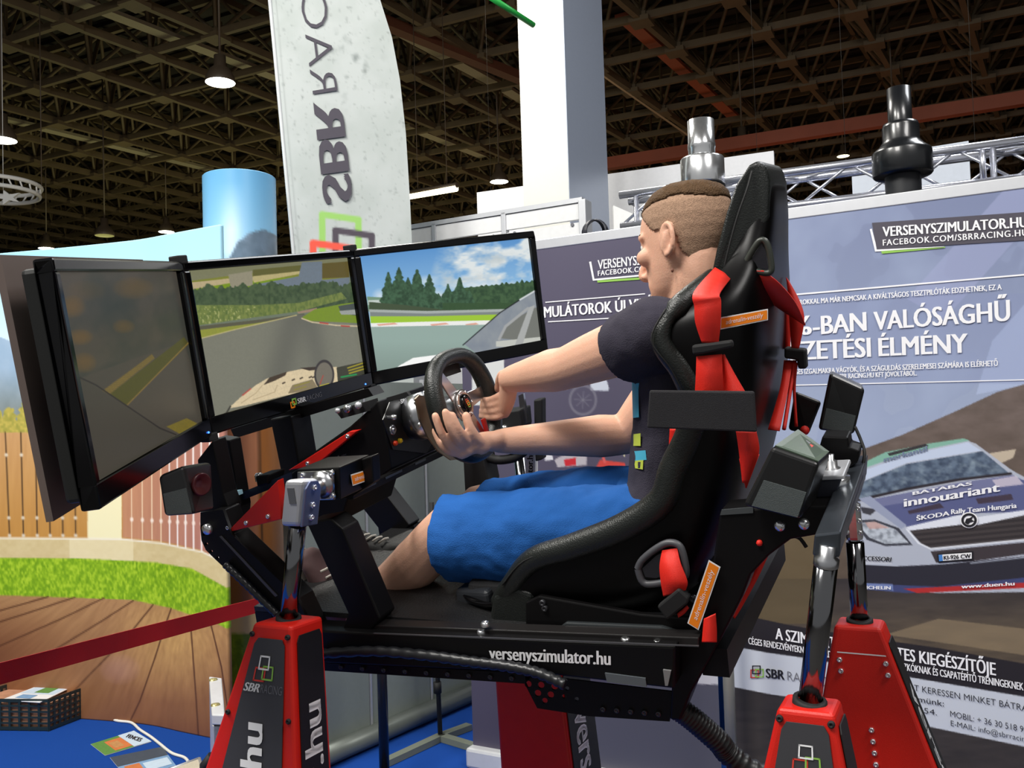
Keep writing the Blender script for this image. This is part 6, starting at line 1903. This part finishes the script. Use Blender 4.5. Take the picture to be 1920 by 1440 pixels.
def remeshed(name, mb, m, parent, vox, it=5, fac=.5, inv=None):
    me = mb.mesh(name + '_src', None)
    o = bpy.data.objects.new('tmp', me); C.objects.link(o)
    r = o.modifiers.new('r', 'REMESH'); r.mode = 'VOXEL'; r.voxel_size = vox; r.use_smooth_shade = True
    s = o.modifiers.new('s', 'SMOOTH'); s.factor = fac; s.iterations = it
    bpy.context.view_layer.update()
    dg_ = bpy.context.evaluated_depsgraph_get()
    out = bpy.data.meshes.new_from_object(o.evaluated_get(dg_))
    bpy.data.objects.remove(o); bpy.data.meshes.remove(me)
    out.name = name
    if inv is not None: out.transform(inv)
    out.materials.clear(); out.materials.append(m)
    out.polygons.foreach_set('use_smooth', [True] * len(out.polygons))
    return link(name, out, parent)


def limb(mb, pts, rad, n=18, ends=True):
    """tapered rounded limb through points with radii"""
    P = smooth_path(pts, 6)
    ks = np.linspace(0, 1, len(pts)); R_ = np.interp(np.linspace(0, 1, len(P)), ks, rad)
    mb.tube(P, list(R_), n)
    if ends:
        mb.ball(P[0], float(R_[0]), 14); mb.ball(P[-1], float(R_[-1]), 14)


def loft(mb, sts, n=28):
    """closed stack of ellipses: centre, x half vector, y half vector"""
    vs = []
    for c, a, b in sts:
        vs += [V(c) + V(a) * math.cos(2 * math.pi * j / n) + V(b) * math.sin(2 * math.pi * j / n) for j in range(n)]
    k = len(sts)
    mb.add(vs, [(i * n + j, i * n + (j + 1) % n, (i + 1) * n + (j + 1) % n, (i + 1) * n + j) for i in range(k - 1) for j in range(n)] + [tuple(range(n))[::-1], tuple(range((k - 1) * n, k * n))], True)


HC_ = rp(1281, 452, 0)
hx = (Vector((RF.x, RF.y, 0)).normalized() * math.cos(math.radians(14)) + Vector((RR.x, RR.y, 0)).normalized() * math.sin(math.radians(14)) - V((0, 0, .03))).normalized()
HM = frame(HC_, hx, z=V((0, 0, 1)) + RT * .02)         # x face, y left, z up
# z, front, back, half width
HT = [(-.125, .052, -.01, .022), (-.118, .070, -.035, .036), (-.10, .080, -.052, .050), (-.08, .082, -.064, .059), (-.055, .085, -.078, .066), (-.03, .086, -.090, .071),
      (-.01, .089, -.099, .0745), (.015, .094, -.106, .0765), (.04, .094, -.108, .0765), (.065, .086, -.104, .072), (.082, .070, -.093, .062), (.094, .052, -.078, .049), (.102, .03, -.055, .032), (.106, .006, -.03, .012)]
HZ = np.array(HT)


def headp(th, z, off=0.0):
    xf, xb, hw_ = (np.interp(z, HZ[:, 0], HZ[:, i]) for i in (1, 2, 3))
    c_, a_ = (xf + xb) / 2, (xf - xb) / 2 + off
    co, si_ = math.cos(th), math.sin(th)
    return V((c_ + a_ * co, (hw_ + off) * si_ * (1 - .16 * max(0, co) ** 2), z + off * max(0, (z - .06) / .05)))


body = MB()
n_ = 40
zs = list(np.linspace(-.125, .106, 34))
vs = [HM @ headp(2 * math.pi * j / n_, z) for z in zs for j in range(n_)]
body.add(vs, [(i * n_ + j, i * n_ + (j + 1) % n_, (i + 1) * n_ + (j + 1) % n_, (i + 1) * n_ + j) for i in range(len(zs) - 1) for j in range(n_)] + [tuple(range(n_))[::-1], tuple(range((len(zs) - 1) * n_, len(zs) * n_))], True)
hp = lambda *a: HM @ V(a)
# nose, brow, lips, chin, cheek, ear
limb(body, [hp(.086, 0, -.002), hp(.093, 0, -.028), hp(.104, 0, -.057), hp(.092, 0, -.067)], [.007, .0075, .0085, .007], 12)
for s_ in (1, -1):
    body.ball(hp(.090, s_ * .011, -.063), (.009, .007, .007), 10)
    limb(body, [hp(.080, s_ * .012, .012), hp(.080, s_ * .030, .016), hp(.066, s_ * .050, .012)], [.008, .009, .007], 10)
    body.ball(hp(.0705, s_ * .030, -.001), .0125, 12)
    body.ball(hp(.062, s_ * .042, -.03), (.024, .02, .02), 12)
    # ear: rim, lobe and bowl
    ec, er = V((-.008, s_ * .074, -.012)), []
    for k in range(15):
        t_ = math.radians(-60 + k * 20)
        er.append(HM @ V((ec.x - .017 * math.cos(t_) * -1 * -1 - .004, ec.y + s_ * (.010 + .007 * math.cos(t_)), ec.z + .031 * math.sin(t_) + .002)))
    body.tube(er, [.0058] * 15, 8); body.ball(er[0], .007, 8); body.ball(er[-1], .006, 8)
    body.ball(HM @ V((ec.x - .003, ec.y + s_ * .005, ec.z)), (.014, .008, .026), 12, )
    limb(body, [HM @ V((ec.x + .006, ec.y + s_ * .002, ec.z - .02)), HM @ V((ec.x - .001, ec.y + s_ * .009, ec.z - .029))], [.006, .007], 8)
    body.ball(HM @ V((ec.x + .011, ec.y + s_ * .002, ec.z)), (.006, .006, .009), 8)
limb(body, [hp(.058, .018, -.087), hp(.0635, 0, -.086), hp(.058, -.018, -.087)], [.005, .0065, .005], 8)
limb(body, [hp(.057, .016, -.096), hp(.0625, 0, -.097), hp(.057, -.016, -.096)], [.005, .007, .005], 8)
limb(body, [hp(.068, 0, -.066), hp(.064, 0, -.086), hp(.064, 0, -.108)], [.0125, .013, .013], 12)
for s_ in (1, -1):
    limb(body, [hp(.060, s_ * .018, -.060), hp(.055, s_ * .022, -.085), hp(.055, s_ * .016, -.108)], [.016, .018, .015], 12)
body.ball(hp(.071, 0, -.112), (.016, .02, .014), 12)
# neck and trunk
nb_ = L(0, -1.085, -.055)
limb(body, [hp(-.035, 0, -.045), hp(-.030, 0, -.10), nb_ + RF * .01, L(0, -1.07, -.12)], [.060, .060, .068, .08], 22)
body.ball(hp(-.02, 0, -.085), (.055, .05, .04), 14)
TR = [((0, -.94, -.56), .15, .10), ((0, -.955, -.48), .155, .105), ((0, -.998, -.38), .14, .08), ((0, -1.025, -.27), .148, .08), ((0, -1.035, -.17), .158, .08), ((0, -1.05, -.10), .15, .075), ((0, -1.065, -.05), .09, .06)]
loft(body, [(L(*c), RR * a, RF * b) for c, a, b in TR])
Ls, Rs = rp(1232, 626, -.175), L(.175, -1.03, -.105)
Le, Lw = rp(1064, 689, -.06), rp(957, 711, .075)
Re_, Rw = rp(1176, 815, .165), rp(938, 827, .0)
limb(body, [L(-.06, -1.05, -.085), Ls], [.06, .062])
limb(body, [Ls, Ls.lerp(Le, .35), Ls.lerp(Le, .7), Le, Le.lerp(Lw, .25), Le.lerp(Lw, .6), Lw], [.060, .058, .053, .047, .049, .041, .031])
limb(body, [L(.06, -1.05, -.09), Rs], [.06, .06])
limb(body, [Rs, Rs.lerp(Re_, .4), Rs.lerp(Re_, .85), Re_], [.058, .055, .05, .046])
limb(body, [Re_, Re_.lerp(Rw, .22), Re_.lerp(Rw, .6), Rw], [.047, .052, .041, .029])
# legs
Lh, Rh = L(-.095, -.92, -.5), L(.095, -.92, -.5)
Lk, Rk = rp(858, 978, -.13), rp(900, 952, .125)
La, Ra = rp(655, 1163, -.10), rp(722, 1088, .12)
for h_, k_, a_ in ((Lh, Lk, La), (Rh, Rk, Ra)):
    limb(body, [h_, h_.lerp(k_, .5), k_], [.088, .078, .060])
    limb(body, [k_, k_.lerp(a_, .16), k_.lerp(a_, .36) - RU * .008, k_.lerp(a_, .65), a_], [.058, .058, .061, .047, .037])
    body.ball(k_, .054, 14)
# hands
def digit(pts, r0=.0112, r1=.0092):
    P = [rp(*q) for q in pts]
    limb(body, P, list(np.linspace(r0, r1, len(P))), 10)
# right hand, palm up under the rim
for q in ((902, 824, -.07), (890, 834, -.085), (877, 842, -.095), (866, 848, -.1)):
    limb(body, [rp(932, 827, -.015), rp((930 + q[0]) / 2, 829, -.045), rp(*q)], [.026, .022, .0165], 12)
digit([(866, 848, -.1), (848, 848, -.118), (829, 834, -.132), (816, 808, -.128)])
digit([(866, 846, -.1), (846, 838, -.13), (828, 812, -.15), (816, 780, -.152)])
digit([(872, 840, -.1), (857, 824, -.135), (843, 800, -.152), (835, 773, -.152)])
digit([(880, 834, -.095), (869, 818, -.125), (857, 800, -.14), (848, 779, -.142)])
digit([(915, 828, -.05), (898, 826, -.085), (882, 804, -.105), (874, 780, -.105)], .0145, .0105)
body.ball(rp(902, 832, -.065), .026, 12)
# left hand closed on the right side of the rim
for k in range(4):
    limb(body, [rp(955, 714, .075), rp(951, 728 + k * 8, .085), rp(947, 736 + k * 13, .092)], [.026, .02, .0125], 12)
    digit([(947, 736 + k * 13, .092), (934, 743 + k * 13, .082), (919, 749 + k * 11.5, .086), (905 - k, 750 + k * 10, .104)], .0093, .008)
digit([(955, 708, .085), (943, 701, .10), (936, 712, .115), (933, 730, .125)], .0125, .009)

per = thing('person', 'seated young man in dark t-shirt and blue shorts gripping the steering wheel', 'person', Matrix.Translation(L(0, -.93, -.5)))
ip = per.matrix_world.inverted()
bo_ = remeshed('body', body, SKIN, per, .004, 4, .5, ip)

# t-shirt
sh = MB()
TS = [((0, -.935, -.545), .185, .118), ((0, -.96, -.48), .182, .117), ((0, -1.0, -.38), .166, .1), ((0, -1.025, -.27), .168, .1), ((0, -1.035, -.17), .178, .1), ((0, -1.045, -.10), .172, .092), ((0, -1.062, -.058), .105, .078), ((0, -1.072, -.04), .082, .068)]
loft(sh, [(L(*c), RR * a, RF * b) for c, a, b in TS])
for a, s_, hem, r_ in ((L(-.06, -1.05, -.088), Ls, rp(1171, 655, -.135), .0715), (L(.06, -1.05, -.092), Rs, Rs.lerp(Re_, .5), .068)):
    limb(sh, [a, s_], [.068, .074])
    P = [s_, s_.lerp(hem, .5), hem]
    sh.tube(smooth_path(P, 5), list(np.linspace(.074, r_, 11)), 24)
    sh.ball(s_, .074, 16)
sh_o = remeshed('t_shirt', sh, SHIRT, per, .006, 3, .5, ip)
# shorts
st2 = MB()
loft(st2, [(L(*c), RR * a, RF * b) for c, a, b in (((0, -.90, -.58), .20, .14), ((0, -.93, -.52), .2, .14), ((0, -.955, -.45), .185, .125), ((0, -.975, -.405), .172, .117))])
for h_, hem, r0, r1 in ((Lh, rp(836, 1008, -.135), .114, .1), (Rh, rp(922, 960, .125), .11, .092)):
    d_ = (hem - h_)
    st2.tube(smooth_path([h_, h_.lerp(hem, .35) , h_.lerp(hem, .7), hem], 5), list(np.linspace(r0, r1, 16)), 26)
    st2.ball(h_, r0, 16)
tx = bpy.data.textures.new('cloth_folds', 'CLOUDS'); tx.noise_scale = .09; tx.noise_depth = 2


def folds(o, st):
    d = o.modifiers.new('folds', 'DISPLACE'); d.texture = tx; d.strength = st; d.mid_level = .5


folds(sh_o, .014)
st_o = remeshed('shorts', st2, SHORTS, per, .006, 3, .5, ip)
folds(st_o, .022)

# hair
HAIRT = mat('hair_brown', (84, 62, 40), .7, vary=.35, vscale=90, bump=.8, bscale=300, spec=.2)
HAIRS = mat('hair_stubble', (158, 128, 106), .8, vary=.5, vscale=240, bump=.4, bscale=500, spec=.15)


def zlow(x, th):
    return float(np.interp(x, [-.11, -.055, -.045, -.03, -.022, -.018, .010, .013, .030, .062, .075, .12], [-.088, -.082, -.055, -.04, .0, -.012, -.012, .012, .016, .050, .066, .068]))


def hair(name, m, test, off, parent, nz=60, nt=110, jag=0):
    zz_ = np.linspace(-.10, .106, nz)
    vs, idx, fs = [], {}, []
    for i, z in enumerate(zz_):
        for j in range(nt):
            th = 2 * math.pi * j / nt
            p = headp(th, z); 
            o_ = off(p, th)
            q_ = headp(th, z, o_)
            vs.append(HM @ q_)
    ok = [[test(headp(2 * math.pi * j / nt, z), 2 * math.pi * j / nt) for j in range(nt)] for z in zz_]
    for i in range(nz - 1):
        for j in range(nt):
            k = (j + 1) % nt
            if ok[i][j] and ok[i][k] and ok[i + 1][j] and ok[i + 1][k]:
                fs.append((i * nt + j, i * nt + k, (i + 1) * nt + k, (i + 1) * nt + j))
    fs.append(tuple((nz - 1) * nt + j for j in range(nt)))
    mb = MB(); mb.add(vs, fs, True)
    o = mb.build(name, m, parent, inv=ip)
    bm = bmesh.new(); bm.from_mesh(o.data)
    bmesh.ops.delete(bm, geom=[v for v in bm.verts if not v.link_faces], context='VERTS')
    bmesh.ops.recalc_face_normals(bm, faces=bm.faces); bm.to_mesh(o.data); bm.free()
    s = o.modifiers.new('solid', 'SOLIDIFY'); s.thickness = .004; s.offset = -1
    return o


hair('hair_sides', HAIRS, lambda p, th: p.z > zlow(p.x, th), lambda p, th: .0026 + .0008 * random.random(), per)
hair('hair_top', HAIRT, lambda p, th: p.z > np.interp(p.x, [-.11, -.09, -.03, .05, .075, .1], [.070, .066, .076, .070, .064, .062]),
     lambda p, th: .0022 + .009 * min(1, max(0, (p.z - np.interp(p.x, [-.11, -.09, -.03, .05, .075, .1], [.070, .066, .076, .070, .064, .062])) / .022)) ** .7 + .0014 * random.random(), per)
# eyes and brows
for s_ in (1, -1):
    MB().ball(hp(.0715, s_ * .030, -.006), .0115, 14).build('eyeball', mat('eye_white', (226, 222, 216), .25), per, inv=ip)
    MB().lathe(hp(.0828, s_ * .0305, -.006), HM.to_3x3() @ V((1, s_ * .05, 0)), [(.0052, -.001), (.0045, .0006), (0, .001)], 14).build('iris', mat('eye_iris', (70, 84, 96), .2), per, inv=ip)
    MB().tube([hp(.084, s_ * .016, .018), hp(.084, s_ * .030, .022), hp(.071, s_ * .050, .018)], [.0025, .0032, .002], 8).build('eyebrow', HAIRT, per, inv=ip)
MB().ball(hp(-.012, .0715, -.072), (.003, .002, .004), 8).build('mole', mat('mole_brown', (110, 66, 48), .6), per, inv=ip)

# shoes
def shoe(name, ankle, heel, toe, up, m, sole, w):
    ax = (toe - heel).normalized(); up = (up - ax * up.dot(ax)).normalized(); sd_ = ax.cross(up)
    ln = (toe - heel).length
    t = MB()
    loft(t, [(heel + ax * (ln * k) + up * h_ * .5, sd_ * (w * b), up * (h_ * .5)) for k, b, h_ in ((0, .55, .07), (.06, .75, .085), (.2, .82, .095), (.4, .85, .08), (.6, .98, .062), (.8, 1, .05), (.94, .75, .04), (1, .4, .03))], 20)
    limb(t, [ankle, heel + ax * (ln * .16) + up * .06], [.040, .045], 16)
    o = remeshed(name, t, m, per, .006, 3, .5, ip)
    s = MB()
    pts = []
    for k, b in ((0, .5), (.05, .8), (.2, .9), (.45, .88), (.65, 1.05), (.85, 1), (.96, .7), (1.02, .3)):
        pts.append(heel + ax * (ln * k) - sd_ * (w * b))
    for k, b in ((1.02, .3), (.96, .7), (.85, 1), (.65, 1.05), (.45, .88), (.2, .9), (.05, .8), (0, .5)):
        pts.append(heel + ax * (ln * k) + sd_ * (w * b))
    so_ = s.prism(pts, up * -.022).build('sole', sole, o, bev=.004, inv=o.matrix_world.inverted() @ ip)
    for k in range(4):
        c_ = heel + ax * (ln * (.42 + .09 * k)) + up * (.082 - .01 * k)
        MB().tube([c_ - sd_ * .022, c_ + up * .006, c_ + sd_ * .022], .0032, 6).build('lace', sole, o, inv=o.matrix_world.inverted() @ ip)


WS = mat('sole_white', (206, 200, 188), .6)
shoe('shoe', La, rp(622, 1172, -.11), rp(566, 1032, -.11), rp(640, 1060, -.11) - rp(600, 1100, -.11), mat('shoe_brown', (92, 66, 66), .7, vary=.2), WS, .044)
shoe('shoe', Ra, rp(742, 1092, .12), rp(640, 1005, .13), rp(700, 1000, .12) - rp(680, 1060, .12), mat('shoe_black', (24, 22, 22), .6), WS, .044)

# print on the front of the shirt, laid onto the cloth
bv = BVHTree.FromPolygons([tuple(sh_o.matrix_world @ v.co) for v in sh_o.data.vertices], [tuple(p.vertices) for p in sh_o.data.polygons])
_mw = per.matrix_world


def decal(pts, m, name, tree, o, lift=.0025, n=5):
    mb = MB(); g = []
    a, b, c_, d = (V((*q, 0)) for q in pts)
    for i in range(n + 1):
        for j in range(n + 1):
            u, v = j / n, i / n
            q = a * (1 - u) * (1 - v) + b * u * (1 - v) + c_ * u * v + d * (1 - u) * v
            h = tree.ray_cast(CAM, ray(q.x, q.y).normalized())
            g.append((h[0] + h[1] * lift) if h[0] is not None else None)
    fs = [(i * (n + 1) + j, i * (n + 1) + j + 1, (i + 1) * (n + 1) + j + 1, (i + 1) * (n + 1) + j) for i in range(n) for j in range(n)]
    fs = [f for f in fs if all(g[k] is not None for k in f)]
    if not fs: return
    mb.add([q if q is not None else V() for q in g], fs, True)
    ob = mb.build(name, m, o, inv=o.matrix_world.inverted() if o.parent is None else ip)
    bm = bmesh.new(); bm.from_mesh(ob.data)
    bmesh.ops.delete(bm, geom=[v for v in bm.verts if not v.link_faces], context='VERTS'); bm.to_mesh(ob.data); bm.free()


BVW = BVHTree.FromPolygons([tuple(_mw @ v.co) for v in sh_o.data.vertices], [tuple(p.vertices) for p in sh_o.data.polygons])
TQ = mat('print_turquoise', (70, 170, 200), .7); YG = mat('print_lime', (186, 200, 70), .7)
for pts, m in ((((1184, 718), (1199, 716), (1200, 782), (1186, 784)), TQ), (((1186, 815), (1203, 812), (1203, 836), (1188, 836)), YG),
               (((1190, 846), (1212, 844), (1214, 862), (1192, 864)), TQ), (((1191, 864), (1208, 862), (1207, 880), (1193, 878)), YG), (((1198, 866), (1203, 866), (1202, 878), (1198, 878)), SHIRT)):
    decal(pts, m, 'shirt_print', BVW, sh_o)
